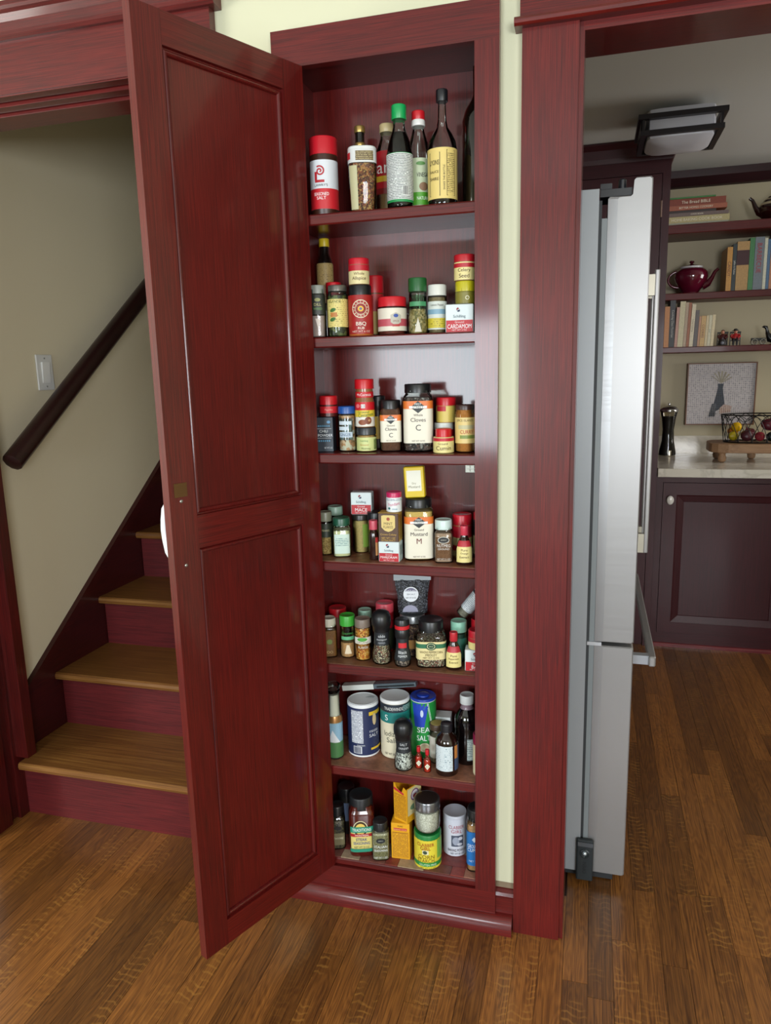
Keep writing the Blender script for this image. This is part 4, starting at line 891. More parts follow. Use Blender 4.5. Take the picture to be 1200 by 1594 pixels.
j.text('VINEGAR', '#2a2a2a', .010, .36, .009, .03); j.text('NATURAL', '#e8f0e0', .010, .13, .007, .03); j.mark(disc2d(.010, .009), '#8a6a50', .010, .245); j.mark(disc2d(.010, .004), '#5a8a4a', .004, .47)
j = Jar('worcestershire_bottle', 'tall clear long-necked bottle with yellow label', 'bottle', 1, -.329, 1.676, .0319, .236, body=[(0, .9), (.01, .98), (.03, 1), (.49, 1), (.56, .92), (.63, .66), (.68, .40), (.75, .29), (.95, .24)], bm=G)
j.fill(.12, plain('#1a100b', .1), k=.95); j.lid(.90, 1.0, .40, '#14151a', ribs=1); j.label(.05, .485, -120, 120, '#d9c274'); j.mark(frame2d(.026, .088, .0012), '#2a2018', -.018, .26); j.mark(frame2d(.020, .092, .0009), '#4a3a20', .019, .27)
j.label(.10, .44, 18, 50, fineprint('#d9c274', '#5a4a2a', .0052), 'label_band'); j.text('SHAKE THE BOTTLE', '#3a2a18', .0035, .23, .0042, .05, PI/2); j.text('LYONS', '#2a2018', -.018, .36, .010, .022); j.text('SHIRE', '#3a2a18', -.018, .22, .006, .02); j.text('SAUCE', '#3a2a18', -.018, .28, .005, .02)
j = Jar('tall_dark_bottle', 'tall black-brown bottle half hidden behind cabinet stile', 'bottle', 1, -.2545, 1.722, .0385, .289, body=shoulder(.62, .80, .38, 1.0), bm=plain('#0f0b07', .08, coat=.6))
# ---- shelf 2
j = Jar('sauce_bottle', 'small dark bottle with yellow cap and kraft label', 'bottle', 2, -.640, 1.760, .0200, .238, body=shoulder(.74, .86, .56, .95), bm=plain('#120d0b', .1, coat=.5))
j.lid(.92, 1.0, .62, '#c9b020'); j.label(.36, .755, -110, 110, fineprint('#a8905c', '#5a4628', .005, .4))
j = Jar('spice_jar', 'glass jar with dark label and grey lid at shelf end', 'jar', 2, -.628, 1.667, .0178, .119, p=3, body=shoulder(.80, .86, .88, .92), bm=G)
j.fill(.42, plain('#a08a88', .6), k=.94); j.lid(.84, 1.0, .98, '#8f938c', ribs=1); j.label(.44, .83, -130, 130, '#20241c'); j.mark(disc2d(.007, .004), '#8a8a50', 0, .72); j.text('DILL', '#b8b070', 0, .63, .006); j.text('WEED', '#6a9a4a', 0, .55, .005); j.mark(poly2d([(-.007, .010), (.007, .010), (0, -.014)]), '#c9bcb4', 0, .28, 'diamond_print')
j = Jar('spice_jar', 'red-labelled jar peeking out behind the grey-lidded jar', 'jar', 2, -.606, 1.722, .0185, .130, body=straight(.82), bm='#7a1420'); j.lid(.80, 1.0, .98, RED, ribs=1); j.label(.2, .6, -100, 100, '#c9b48a')
j = Jar('bay_leaf_jar', 'jar of bay leaves with yellow label', 'jar', 2, -.5800, 1.673, .0238, .117, body=shoulder(.80, .86, .90, .92), bm=G)
j.fill(.80, speck(['#3f4a26', '#5a6432', '#2a3018', '#6f7440'], 90), k=.93); j.lid(.885, 1.0, .90, plain('#6f6c66', .3, .6)); j.label(.19, .73, -105, 105, fineprint('#d8c878', '#8a7a3a', .006, .4)); j.text('ISLANDS', '#4a5a28', -.008, .68, .0055, .03)
for a_, b_ in ((-.012, .52), (-.013, .34)): j.mark(disc2d(.0075, .0042), '#3a6a2a', a_, b_, 'leaf_print', .3)
j.mark(rect2d(.016, .010), '#b9783a', -.010, .43, lev=3)
j = Jar('barbecue_rub_jar', 'red barbecue rub shaker with black lid', 'jar', 2, -.526, 1.679, .0284, .1150, body=straight(.80), bm=plain('#b0602c', .4), seg=36)
j.lid(.80, 1.0, .90, BLK, ribs=1); j.label(.045, .80, -120, 120, '#9c1c1a'); j.mark(disc2d(.0205), '#e0d6b8', 0, .53); j.mark(disc2d(.0188), '#9c1c1a', 0, .53); j.mark(ring2d(.0120, .0132), '#e0d6b8', 0, .53)
for i in range(14):
    a_ = 2*PI*i/14; j.text('TEXAGRANDRUBSX'[i], '#e8e0c8', .0158*math.sin(a_), .53+.0158*math.cos(a_)/j.h, .0044, None, -a_)
for i in range(6): a_ = PI*i/3; j.mark(disc2d(.0048), '#8a1210', .0065*math.cos(a_), .53+.0065*math.sin(a_)/j.h, 'petal_print', lev=6)
j.mark(disc2d(.0062), '#e0b030', 0, .53, lev=8); j.mark(disc2d(.0030), '#5a6a8a', 0, .53, lev=9); j.text('BBQ', '#f0e8d8', 0, .235, .0095); j.text('RUB', '#f0e0d0', 0, .155, .0052); j.text('NET WT 6 OZ', '#e8c8b8', 0, .09, .0042, .04)
BBQT = .1152
j = Jar('allspice_tin', 'small red-lidded allspice tin on top of barbecue rub', 'tin', 2, -.528, 1.680, .0235, .0590, dz=BBQT, body=straight(.80), bm='#8a6a4a')
j.lid(.76, 1, 1.0, '#c0182a', ribs=1); j.label(.03, .74, -150, 150, '#ddd09a', n=36); j.label(.52, .74, -150, 150, '#b5182a', 'label_band', n=36); j.text('Whole', '#6a4a2a', 0, .41, .006); j.text('Allspice', '#4a2a1a', 0, .22, .0095, .034)
j = Jar('spice_jar', 'red spice jar half hidden behind the barbecue rub', 'jar', 2, -.514, 1.752, .0225, .143, body=straight(.80), bm='#5a3a1a'); j.lid(.72, 1.0, .98, '#b01420'); j.label(.05, .70, -110, 110, '#a81c22'); j.label(.05, .42, -110, 110, '#c9a850', 'label_band'); j.text('G', '#e8e0c0', .016, .30, .012)
j = Jar('short_spice_jar', 'short wide jar with red lid and striped label', 'jar', 2, -.453, 1.690, .0332, .086, body=shoulder(.72, .76, .95, .80), bm=G)
j.fill(.70, plain('#6a2418', .7, var=.3), k=.95); j.lid(.745, 1.0, .965, '#c41a26', ribs=1); j.label(.11, .70, -130, 130, '#ddd6c4', n=36); j.label(.23, .42, -130, 130, '#b8505a', 'label_band', n=36); j.mark(poly2d([(-.012, .010), (0, .016), (.012, .010), (.012, -.006), (0, -.014), (-.012, -.006)]), '#b9b4a4', .008, .40); j.mark(disc2d(.0055, .004), '#2a4a9a', .008, .50); j.text('SPICE', '#7a2a2a', .008, .36, .004); j.mark(rect2d(.016, .005), '#b03030', .008, .25)
j = Jar('herb_jar', 'glass herb jar with dark green lid', 'jar', 2, -.392, 1.690, .0232, .125, body=[(0, .86), (.02, .97), (.05, 1), (.30, 1), (.40, .90), (.74, .86), (.80, .84), (.90, .84)], bm=G)
j.fill(.45, speck(['#8a7a44', '#a8945c', '#6a6434', '#b9a878'], 240), k=.92); j.lid(.76, 1.0, .92, '#1f5a2c', ribs=1); j.label(.45, .70, -70, 70, glass('#9ac4a4')); j.label(.50, .58, -62, 62, '#3f8a5a', 'label_band'); j.mark(poly2d([(-.008, -.016), (.008, -.016), (0, .016)]), '#cfcab8', 0, .17)
j = Jar('spice_jar', 'jar with white lid and blue and yellow label', 'jar', 2, -.349, 1.702, .0217, .109, body=shoulder(.74, .78, .95, .84), bm=G)
j.fill(.74, plain('#7a6a4a', .7, var=.3, bscale=400), k=.93); j.lid(.78, 1.0, .98, '#d6d8d0', ribs=1); j.label(.09, .66, -120, 120, '#c9d0c8'); j.label(.40, .50, -120, 120, '#7aa0b4', 'label_band'); j.label(.12, .32, -120, 120, fineprint('#c9b838', '#7a6a20', .006, .4), 'label_band'); j.text('Lemon Pepper', '#5a5a50', 0, .58, .006, .03)
def tin(nm, lb, s, X, Y, wd, dp_, ht, word, face, dz=0, col=RED):
    j = box_thing('spice_tin', lb, 'tin', s, X, Y, wd, dp_, ht, plain('#cfd8d8', .3), face, dz, .003)
    j.panel(.02, .98, '#d0dcdc'); j.panel(.02, .44, col, name='label_band'); j.text('Schilling', '#2a4a5a', 0, .56, ht*.13, wd*.75)
    for sg in (1, -1): j.mark(poly2d([(-.0035, sg*.0005), (.0038, sg*.0010), (.0022, sg*.0050), (-.0020, sg*.0042)]), '#8a1c2a' if sg > 0 else '#1c2c4a', -.003, .80, rot=.5)
    j.text('Ground', '#e8d0d0', 0, .37, ht*.075); j.text(word, '#f4f0f0', 0, .22, ht*.15, wd*.85); j.text('NET WT 2 OZ', '#e8d0d0', 0, .09, ht*.06, wd*.7)
    j.side(.02, .98, '#b9c8c8'); j.side(.3, .8, fineprint('#b9c8c8', '#4a6a6a', .006), -.7, .7, 'side_text'); return j
tin('spice_tin', 'small white and red cardamom tin, second shelf', 2, -.292, 1.680, .063, .036, .0615, 'CARDAMOM', 4)
j = Jar('spice_tin', 'olive tin with yellow lid, between two stacked tins', 'tin', 2, -.280, 1.680, .0222, .0490, dz=.0617, body=straight(.7), bm='#6f6a22'); j.lid(.55, 1.0, 1.0, '#b9b01c', ribs=1); j.label(.05, .5, -110, 110, '#7a7428'); j.mark(ring2d(.003, .0045), '#d8d4b0', .004, .26)
j = Jar('spice_tin', 'celery seed tin with red lid topping a stack', 'tin', 2, -.281, 1.680, .0238, .0560, dz=.1109, body=straight(.80), bm='#8a6a4a'); j.lid(.72, 1, 1.0, '#b01c26', ribs=1); j.label(.03, .70, -150, 150, '#ddd08e', n=36); j.label(.50, .66, -150, 150, '#b01c2a', 'label_band', n=36); j.text('Celery', '#4a2a1a', -.002, .38, .0095, .03); j.text('Seed', '#4a2a1a', -.002, .18, .0085)
# ---- shelf 3
j = box_thing('chili_powder_box', 'dark navy chili powder box, third shelf', 'box', 3, -.632, 1.693, .049, .044, .084, plain('#17202c', .4), 10)
j.panel(.02, .98, '#18222e'); j.text('CHILI', '#d8dce0', .001, .60, .0062); j.text('POWDER', '#d8dce0', .005, .48, .0062, .036); j.mark(rect2d(.040, .0007), '#c8ccd0', 0, .67); j.mark(rect2d(.040, .0007), '#c8ccd0', 0, .40); j.mark(disc2d(.0045, .0035), '#5a8ab0', .014, .86)
for q in (.75, .32):
    for i in range(7): j.mark(disc2d(.0016, .0022), '#4a86a8', -.015+.005*i, q, 'dot_print', lev=3)
j.text('NET WT 2 OZ', '#c8ccd0', .012, .12, .004, .02)
j = Jar('spice_jar', 'dark red jar with red lid on the chili box', 'jar', 3, -.621, 1.696, .0220, .050, dz=.0845, body=straight(.80), bm='#4a120e'); j.lid(.58, 1, .98, '#b8141f', ribs=1); j.label(.18, .5, -120, 120, '#c01c26'); j.text('Paprika', '#e0a090', 0, .33, .006)
j = Jar('spice_jar', 'clear jar with bright blue lid', 'jar', 3, -.574, 1.696, .0224, .109, body=shoulder(.78, .84, .92, .88), bm=G)
j.fill(.80, speck(['#b98a60', '#8a6a4a', '#d0b090', '#a87a58', '#c9c4b0'], 130), k=.92); j.lid(.84, 1.0, .97, '#1a4f9a', ribs=1); j.label(.26, .74, -60, 35, glass('#b8ccd8')); j.label(.32, .44, -55, 30, '#b9c8d4', 'label_band'); j.text('GINGER', '#2a4a6a', -.006, .38, .0075, .026); j.label(.60, .68, -55, 25, '#c4d0d8', 'label_band'); j.label(.48, .56, -55, 0, '#c4d0d8', 'label_band')
j = Jar('small_spice_jar', 'small jar with black lid and pale green label', 'jar', 3, -.526, 1.695, .0238, .0585, body=shoulder(.64, .70, .90, .78), bm=G)
j.fill(.68, plain('#b08a50', .7, var=.2), k=.93); j.lid(.70, 1.0, 1.0, DKG); j.label(.05, .60, -130, 130, '#c9d08a', n=36); j.label(.10, .52, 45, 85, fineprint('#8a9a58', '#4a5a2a', .005), 'label_band'); j.text('nutmeg', '#5a8a4a', -.006, .45, .005); j.text('Ground', '#b9863a', -.006, .30, .0045); j.text('Nutmeg', '#5a6a2a', -.002, .14, .006)
j = Jar('cinnamon_shaker', 'red-capped ground cinnamon shaker standing on small jar', 'jar', 3, -.528, 1.695, .0228, .1140, dz=.0587, body=[(0, .92), (.02, 1), (.50, 1), (.56, .97), (.62, .90), (.82, .88)], bm=plain('#8a5a34', .3, coat=.4))
j.lid(.80, 1.0, 1.0, '#c0141f', ribs=1); j.label(.02, .53, -140, 140, '#e0dcd0', n=36); j.label(.36, .53, -140, 140, '#c4141f', 'label_band', n=36); j.label(.22, .36, -140, 140, '#dcc03a', 'label_band', n=36); j.label(.62, .74, -120, 120, '#c01420', 'neck_label'); j.text('McCormick', '#f4ecec', -.001, .68, .0062, .034); j.text('Ground', '#2a6a2a', -.004, .325, .006); j.text('Cinnamon', '#2a6a2a', .002, .265, .0085, .036, .12)
j.mark(disc2d(.010, .0065), '#8a4a28', -.006, .11); j.mark(disc2d(.008, .009), '#7a3c20', .007, .145); j.mark(disc2d(.0028), '#b98a60', .009, .15, lev=8); j.mark(rect2d(.009, .009), '#e8e4e0', -.004, .445); j.mark(frame2d(.006, .006, .001), '#5a3a4a', -.004, .445); j.mark(disc2d(.005), '#d86a70', -.016, .45)
j = Jar('spice_jar', 'dark-lidded jar with yellow label behind the cinnamon', 'jar', 3, -.512, 1.752, .0195, .131, body=shoulder(.72, .80, .85, .86), bm='#2c1812'); j.lid(.82, 1.0, .95, BLK); j.label(.2, .62, -120, 120, '#c9a438')
def firststreet(nm, lb, s, X, Y, r, h, line1, line2, big, cont, filltop, fl0, fl1, lidf, lab_at=(.23, .76), p=4.5):
    j = Jar(nm, lb, 'jar', s, X, Y, r, h, p=p, ry=.9, body=shoulder(.80, .86, .84, .90), bm=G, seg=48)
    j.fill(filltop, cont, k=.95); j.lid(lidf, 1.0, .90, BLK, ribs=1); a, b = lab_at
    j.label(a, b, -78, 78, '#e2ddca', n=40); j.label(b-.115, b, -78, 78, '#d8702a', 'label_band', n=40)
    dm = poly2d([(-r*.52, 0), (0, h*.088), (r*.52, 0), (0, -h*.088)]); j.mark(dm, '#23282a', 0, b-.09); j.mark(poly2d([(-r*.60, h*.018), (r*.60, h*.018), (r*.60, -h*.018), (-r*.60, -h*.018)]), '#e8e8e4', 0, b-.09)
    j.text('FIRST', '#dfe4e2', 0, b-.045, h*.030, r*.5); j.text('STREET', '#23282a', 0, b-.09, h*.034, r*1.05)
    j.text(line1, '#4a3a34', 0, b-.205, h*.034, r*1.1); j.text(line2, '#3a2a2a', 0, b-.275, h*.058, r*1.5); j.text(big, '#6a1c20' if big == 'M' else '#2a2826', 0, b-.39, h*.085); j.text('NET WT 16 OZ', '#5a5048', 0, a+.035, h*.02, r*.9)
    return j
firststreet('cloves_jar', 'ground cloves jar with black lid and orange banded label', 3, -.466, 1.702, .0252, .122, 'Ground', 'Cloves', 'C', plain('#5a3420', .8, var=.3, bscale=300), .86, 0, 0, .83, (.19, .72))
firststreet('cloves_jar', 'large whole cloves jar with black lid, tallest on third shelf', 3, -.399, 1.706, .0348, .159, 'Whole', 'Cloves', 'C', speck(['#3a2420', '#1c1412', '#5a4038', '#8a8480'], 230), .80, 0, 0, .87, (.135, .755))
j = Jar('cumin_tin', 'cumin tin with narrow red lid and cream label', 'tin', 3, -.332, 1.676, .0238, .0560, body=straight(.665, .03), bm='#c9b878')
j.lid(.66, 1.0, .78, '#c0141f', ribs=1); j.label(.03, .63, -150, 150, '#ddd08a', n=36); j.label(.50, .63, -150, 150, '#b8142a', 'label_band', n=36); j.text('Ground', '#5a3a20', -.002, .40, .0050); j.text('Cumin', '#4a2a1a', 0, .22, .0095, .036)
j = Jar('spice_tin', 'white and red tin directly behind the cumin', 'tin', 3, -.345, 1.748, .0238, .0650, body=straight(1.0, .02), bm='#d8dcd4'); j.label(.05, .92, -150, 150, '#dfe2dc', n=36); j.label(.05, .75, -150, 150, '#c02030', 'label_band', n=36)
j = Jar('spice_jar', 'yellow-labelled red-lidded tin stacked behind cumin', 'jar', 3, -.340, 1.748, .0236, .0600, dz=.0652, body=straight(.72), bm='#b98a4a'); j.lid(.68, 1, .98, '#c01a24', ribs=1); j.label(.03, .66, -150, 150, '#d8c060', n=36); j.label(.46, .66, -60, 0, '#b82030', 'label_band')
j = Jar('curry_jar', 'amber curry powder jar with dark lid, third shelf', 'jar', 3, -.2835, 1.690, .0230, .110, body=shoulder(.80, .88, .86, .94), bm=G)
j.fill(.90, plain('#b0702a', .8, var=.15), k=.94); j.lid(.895, 1.0, .92, '#3a2420', ribs=1); j.label(.20, .74, -110, 110, '#d8c07a'); j.text('SPICE ISLANDS', '#5a4a1a', 0, .68, .0055, .040); j.label(.50, .58, -40, 60, '#b9b48a', 'label_band'); j.text('CURRY', '#b0301c', .004, .44, .0085, .03); j.label(.30, .37, -30, 70, '#7a8a3a', 'label_band')
j = Jar('spice_jar', 'cream and red jar cut off by the cabinet stile', 'jar', 3, -.2385, 1.700, .0206, .116, body=straight(.80), bm='#c9b890'); j.lid(.80, 1.0, .98, '#8a9a9a'); j.label(.05, .75, -130, 130, '#ddd4b8', n=36); j.label(.40, .52, -130, 130, '#b82434', 'label_band', n=36)
# ---- shelf 4
j = Jar('seed_jar', 'jar of tan seeds with olive grey lid, fourth shelf', 'jar', 4, -.645, 1.706, .0166, .111, body=shoulder(.76, .80, .92, .86), bm=G); j.fill(.60, speck(['#a88a50', '#8a6c38', '#c0a468'], 420), k=.93); j.lid(.785, 1, 1.0, '#7d7f6c', ribs=1); j.label(.42, .74, -110, 110, '#2c3428'); j.text('FENNEL', '#b8b48a', 0, .58, .0045, .02)
j = Jar('spice_jar', 'jar with pale green lid at back of fourth shelf', 'jar', 4, -.640, 1.768, .0192, .114, body=straight(.82), bm=GB); j.fill(.6, '#8a8a60', k=.93); j.lid(.80, 1, .98, '#93b0a0', ribs=1)
j = Jar('spice_jar', 'square clear jar with dark green lid and pale contents', 'jar', 4, -.600, 1.699, .0226, .099, p=4, body=shoulder(.70, .78, .84, .84), bm=G, seg=40); j.fill(.68, plain('#c9c89a', .7, var=.1), k=.94); j.lid(.80, 1, .96, '#1f4f3a', ribs=1); j.label(.10, .60, -44, 44, '#c4d8cc'); j.label(.28, .52, -36, 36, fineprint('#c4d8cc', '#6a8a8a', .006), 'label_band')
j = Jar('spice_jar', 'tan-filled jar carrying the mace tin', 'jar', 4, -.565, 1.752, .0222, .0990, body=straight(.9), bm=G); j.fill(.84, plain('#b09a60', .7, var=.2), k=.93); j.lid(.86, 1, 1.0, '#2a2622'); j.label(.15, .75, 10, 60, '#7a9a3c')
tin('spice_tin', 'white and red mace tin perched high on a jar', 4, -.560, 1.752, .054, .030, .0570, 'MACE', 6, .0992)
j = Jar('spice_jar', 'black-lidded clear jar with green upright lettering', 'jar', 4, -.5195, 1.735, .0215, .109, body=straight(.86), bm=G); j.fill(.8, plain('#c0b070', .7, var=.2), k=.93); j.lid(.80, 1, 1.0, '#1c1e20', ribs=1); j.label(.10, .74, -90, 60, glass('#d8e4b0')); j.text('CURRY', '#5f8a1c', -.010, .48, .009, .05, PI/2)
j = Jar('extract_bottle', 'slim dark extract bottle with pink cap', 'bottle', 4, -.509, 1.676, .0115, .099, body=shoulder(.62, .80, .6, .86), bm=plain('#2a1410', .1, coat=.5)); j.lid(.77, 1, .95, '#c04a5a', ribs=1); j.label(.12, .58, 20, 110, '#c08a5a'); j.label(.45, .58, 20, 110, '#b02a2a', 'label_band')
tin('spice_tin', 'white and red marjoram tin under the brown box', 4, -.4665, 1.676, .052, .038, .0500, 'MARJORAM', 2)
j = box_thing('mint_flakes_box', 'brown mint flakes carton standing on marjoram tin', 'box', 4, -.4665, 1.678, .050, .040, .0700, plain('#4a2f1c', .5), 2, .0504)
j.panel(.02, .98, '#513520'); j.mark(poly2d([(-.017, .020), (-.012, .022), (.012, .022), (.017, .020), (.017, -.008), (.009, -.016), (0, -.019), (-.009, -.016), (-.017, -.008)]), '#d8c078', 0, .62); j.mark(disc2d(.0042), '#a0462a', 0, .80); j.text('MINT', '#3a2412', 0, .64, .0062); j.text('FLAKES', '#3a2412', 0, .52, .0062, .024); j.text('Crown Colony', '#d0a850', 0, .25, .006, .04); j.text('NET WT 1 OZ', '#d0a850', 0, .13, .0045, .034); j.text('EXTRA FANCY', '#d0a850', 0, .05, .0040, .034); j.side(0, 1, '#c9a24a'); j.side(.06, .94, fineprint('#c9a24a', '#7a5a20', .007), -.8, .8, 'side_text')
MB().box(-.025, .025, -.020, .020, .0701, .0708).build('top_flap', plain('#c0963e', .5), j.o)
j = Jar('candy_tin', 'small white canister with magenta lid on the brown box', 'can', 4, -.4570, 1.683, .0185, .0480, dz=.0504+.0712, body=straight(.80), bm='#dde0e0'); j.lid(.74, 1, 1.0, '#c0245a', ribs=1); j.label(.03, .70, -140, 140, '#dfe4e4', n=36); j.text('Fondant', '#c0246a', 0, .42, .0075, .028, .15); j.label(.60, .68, -120, 120, fineprint('#dfe4e4', '#3a5a7a', .004), 'label_band'); j.text('PINK', '#6a9ab0', .002, .16, .004); j.mark(disc2d(.003), '#2a6a6a', -.012, .2)
firststreet('mustard_jar', 'large ground mustard jar with black lid', 4, -.402, 1.709, .0354, .152, 'Ground', 'Mustard', 'M', plain('#cfae62', .8, var=.12), .80, 0, 0, .855, (.04, .72))
j = box_thing('yellow_tin', 'yellow rectangular tin tilted on top of mustard jar', 'tin', 4, -.409, 1.712, .050, .026, .0760, plain('#d8b818', .3), 4, .1526, .005, tilt=(0, -.05, 0))
j.panel(.04, .96, '#dcbf20', -.97, .97); j.panel(.22, .88, '#e6e4d4', -.80, .80, 'label_band'); j.text('Dry', '#8a8468', 0, .46, .006); j.text('Mustard', '#8a8468', 0, .36, .006, .03)
j = Jar('nutmeg_jar', 'square nutmeg jar with mint white lid', 'jar', 4, -.337, 1.690, .0222, .104, p=4.5, body=shoulder(.66, .74, .80, .82), bm=G, seg=40); j.fill(.70, plain('#a88a74', .8, var=.2), k=.94); j.lid(.78, 1, .92, '#c9dcd6', ribs=1); j.label(.08, .62, -44, 44, glass('#dccfc4')); j.mark(disc2d(.014, .0085, 24), '#c8c4b8', 0, .55); j.mark(disc2d(.0125, .007, 24), '#1c1c1c', 0, .55); j.text('SIMPLY', '#b8b4a8', 0, .55, .003); j.text('NUTMEG', '#e0dcd4', 0, .42, .0075, .032); j.text('GROUND', '#d8d4cc', 0, .34, .0045); j.text('NET WT 2.1 OZ', '#d0ccc4', 0, .10, .0045, .032)
j = Jar('spice_jar', 'red-lidded jar behind the nutmeg and extract', 'jar', 4, -.300, 1.740, .0232, .109, body=straight(.86), bm='#a87a4a'); j.lid(.76, 1, .98, '#c0182a', ribs=1); j.label(.05, .74, -130, 130, '#d8cc90', n=36); j.label(.48, .74, -130, 130, '#b8142a', 'label_band', n=36); j.label(.18, .30, -130, 130, '#b8142a', 'label_band', n=36)
j = Jar('spice_jar', 'black-labelled red-lidded jar near stile, fourth shelf', 'jar', 4, -.2520, 1.745, .0212, .114, body=straight(.84), bm='#3a3a34'); j.lid(.84, 1, .98, '#b01c2a', ribs=1); j.label(.2, .82, -130, 130, '#24262a', n=36); j.label(.1, .5, -130, 130, '#c0b890', 'label_band', n=36)
def extract(lb, s, X, Y, r, h, cap, word):
    j = Jar('extract_bottle', lb, 'bottle', s, X, Y, r, h, body=[(0, .92), (.02, 1), (.42, .98), (.60, .72), (.70, .46), (.76, .42), (.84, .42)], bm=plain('#24120d', .1, coat=.5), ry=.85)
    j.lid(.76, 1, .50, cap, ribs=1); j.label(.08, .63, -64, 64, '#ddcf88'); j.label(.48, .63, -64, 64, '#b02a34', 'label_band'); j.text('Pure', '#5a3a1c', 0, .40, h*.06); j.text(word, '#4a2c18', 0, .31, h*.058, r*1.2); j.text('Extract', '#4a2c18', 0, .22, h*.055, r*1.2); return j
extract('small brown orange extract bottle with red cap, fourth shelf', 4, -.2835, 1.672, .0198, .094, '#c0384a', 'Orange')
# ---- shelf 5
j = Jar('spice_jar', 'amber-brown square jar with white lid, fifth shelf', 'jar', 5, -.641, 1.690, .0200, .103, p=4, body=shoulder(.74, .80, .86, .84), bm=G, seg=40); j.fill(.70, plain('#7a4c1c', .6, var=.2), k=.95); j.lid(.79, 1, .88, '#c9c4b4', ribs=1); j.mark(disc2d(.007), '#6a7a3a', 0, .42); j.text('OO', '#c9a870', 0, .15, .007)
j = Jar('spice_jar', 'red-lidded jar at back corner of fifth shelf', 'jar', 5, -.640, 1.756, .0232, .110, body=straight(.82), bm='#6a2a1c'); j.lid(.80, 1, .98, '#b01420', ribs=1)
j = Jar('gourmet_jar', 'glass jar with bright green lid and white lettering', 'jar', 5, -.593, 1.697, .0205, .112, body=[(0, .84), (.03, .98), (.06, 1), (.34, 1), (.44, .90), (.72, .88), (.90, .88)], bm=G); j.fill(.36, plain('#b98a5a', .7, var=.2), k=.9); j.lid(.76, 1, .98, '#3a9a34', ribs=1); j.label(.40, .70, -60, 60, glass('#d8e8d8')); j.text('Gourmet', '#3a8a3a', 0, .60, .007, .03); j.label(.44, .52, -56, 56, '#5aa87a', 'label_band'); j.mark(poly2d([(-.009, -.012), (.009, -.012), (.003, .012), (-.003, .012)]), '#d8c8ac', 0, .22)
j = Jar('spice_jar', 'pale green-lidded jar at back of fifth shelf', 'jar', 5, -.566, 1.764, .0180, .106, body=straight(.82), bm=GB); j.fill(.7, '#6a7a4a', k=.93); j.lid(.80, 1, .98, '#9cc4b0', ribs=1)
j = Jar('chili_flake_jar', 'jar of golden flakes with brown lid', 'jar', 5, -.549, 1.688, .0208, .109, body=shoulder(.76, .80, .92, .88), bm=G); j.fill(.78, speck(['#c07a24', '#d89a3c', '#8a4a18', '#e0b868', '#b05a1c'], 300), k=.94); j.lid(.80, 1, .96, '#7a6c60', ribs=1); j.label(.30, .58, -80, 80, glass('#e8e4d8')); j.label(.42, .58, -70, 70, '#dcd8cc', 'label_band'); j.mark(disc2d(.013, .005), '#4a9a3a', -.002, .53); j.text('ORGANIC', '#6a5a3a', 0, .46, .005, .03); j.text('FLAKES', '#f0e8d8', 0, .34, .0055, .03)
def grinder(lb, s, X, Y, r, h, cont, capcol=BLK, band=None, labcol='#24282c', lw=None):
    j = Jar('pepper_grinder', lb, 'grinder', s, X, Y, r, h, body=[(0, .86), (.02, .97), (.06, 1), (.20, .98), (.34, .80), (.42, .74), (.62, .74)], bm=G)
    j.fill(.40, cont, k=.93)
    if band:
        j.solid('lid', [(.60, .86), (.61, .90), (.78, .90), (.79, .86), (.79, .84)], capcol, ribs=1, seg=48); j.solid('lid_band', [(.79, .86), (.795, .90), (.865, .90), (.87, .86)], band); j.solid('lid_top', [(.87, .86), (.875, .89), (.96, .86), (.99, .80), (1.0, .6)], capcol)
    else: j.solid('lid', [(.60, .80), (.61, .86), (.70, .90), (.72, .98), (.80, 1.0), (.88, .97), (.95, .82), (.985, .55), (1.0, .2)], capcol)
    j.label(.36, .60, -130, 130, labcol, n=36); return j
PEP = speck(['#2a2420', '#4a3a30', '#d0c6ac', '#8a4a40', '#6a5c40', '#b0a486'], 430)
j = grinder('black domed grinder full of mixed peppercorns, fifth shelf', 5, -.4955, 1.676, .0248, .138, PEP); j.text('olde', '#c8ccd0', 0, .54, .007); j.text('thompson', '#c8ccd0', 0, .47, .006, .03); j.text('PEPPER', '#9aa0a8', 0, .41, .004)
j = Jar('spice_jar', 'pink-lidded red jar behind the domed grinder', 'jar', 5, -.509, 1.758, .0230, .131, body=straight(.86), bm='#a01c2a'); j.lid(.82, 1, .98, '#d04a5a'); j.label(.05, .5, -130, 130, '#2a3020', n=36)
j = Jar('spice_jar', 'silver-lidded jar of dark spice propping the salt bag', 'jar', 5, -.4345, 1.754, .0320, .108, body=straight(.86), bm=G); j.fill(.78, speck(['#3a2024', '#5a3a34', '#2a1a1c', '#8a6a50'], 300), k=.94); j.lid(.82, 1, .98, plain('#9aa0a4', .3, .6)); j.label(.2, .42, -30, 40, '#b98a4a')
j = grinder('pepper grinder with red band around black cap', 5, -.4395, 1.669, .0208, .122, speck(['#2a2422', '#5a4a44', '#8a7a70', '#1c1817', '#a89488'], 330), '#1b1c1e', '#c4222a', '#22262a'); j.label(.14, .36, -80, 80, '#262b2e', 'label_band'); j.mark(rect2d(.020, .013), '#c4222c', .0, .46); j.text('Black', '#d0d4d6', 0, .32, .007); j.text('PEPPER', '#d0d4d6', 0, .24, .005, .026)
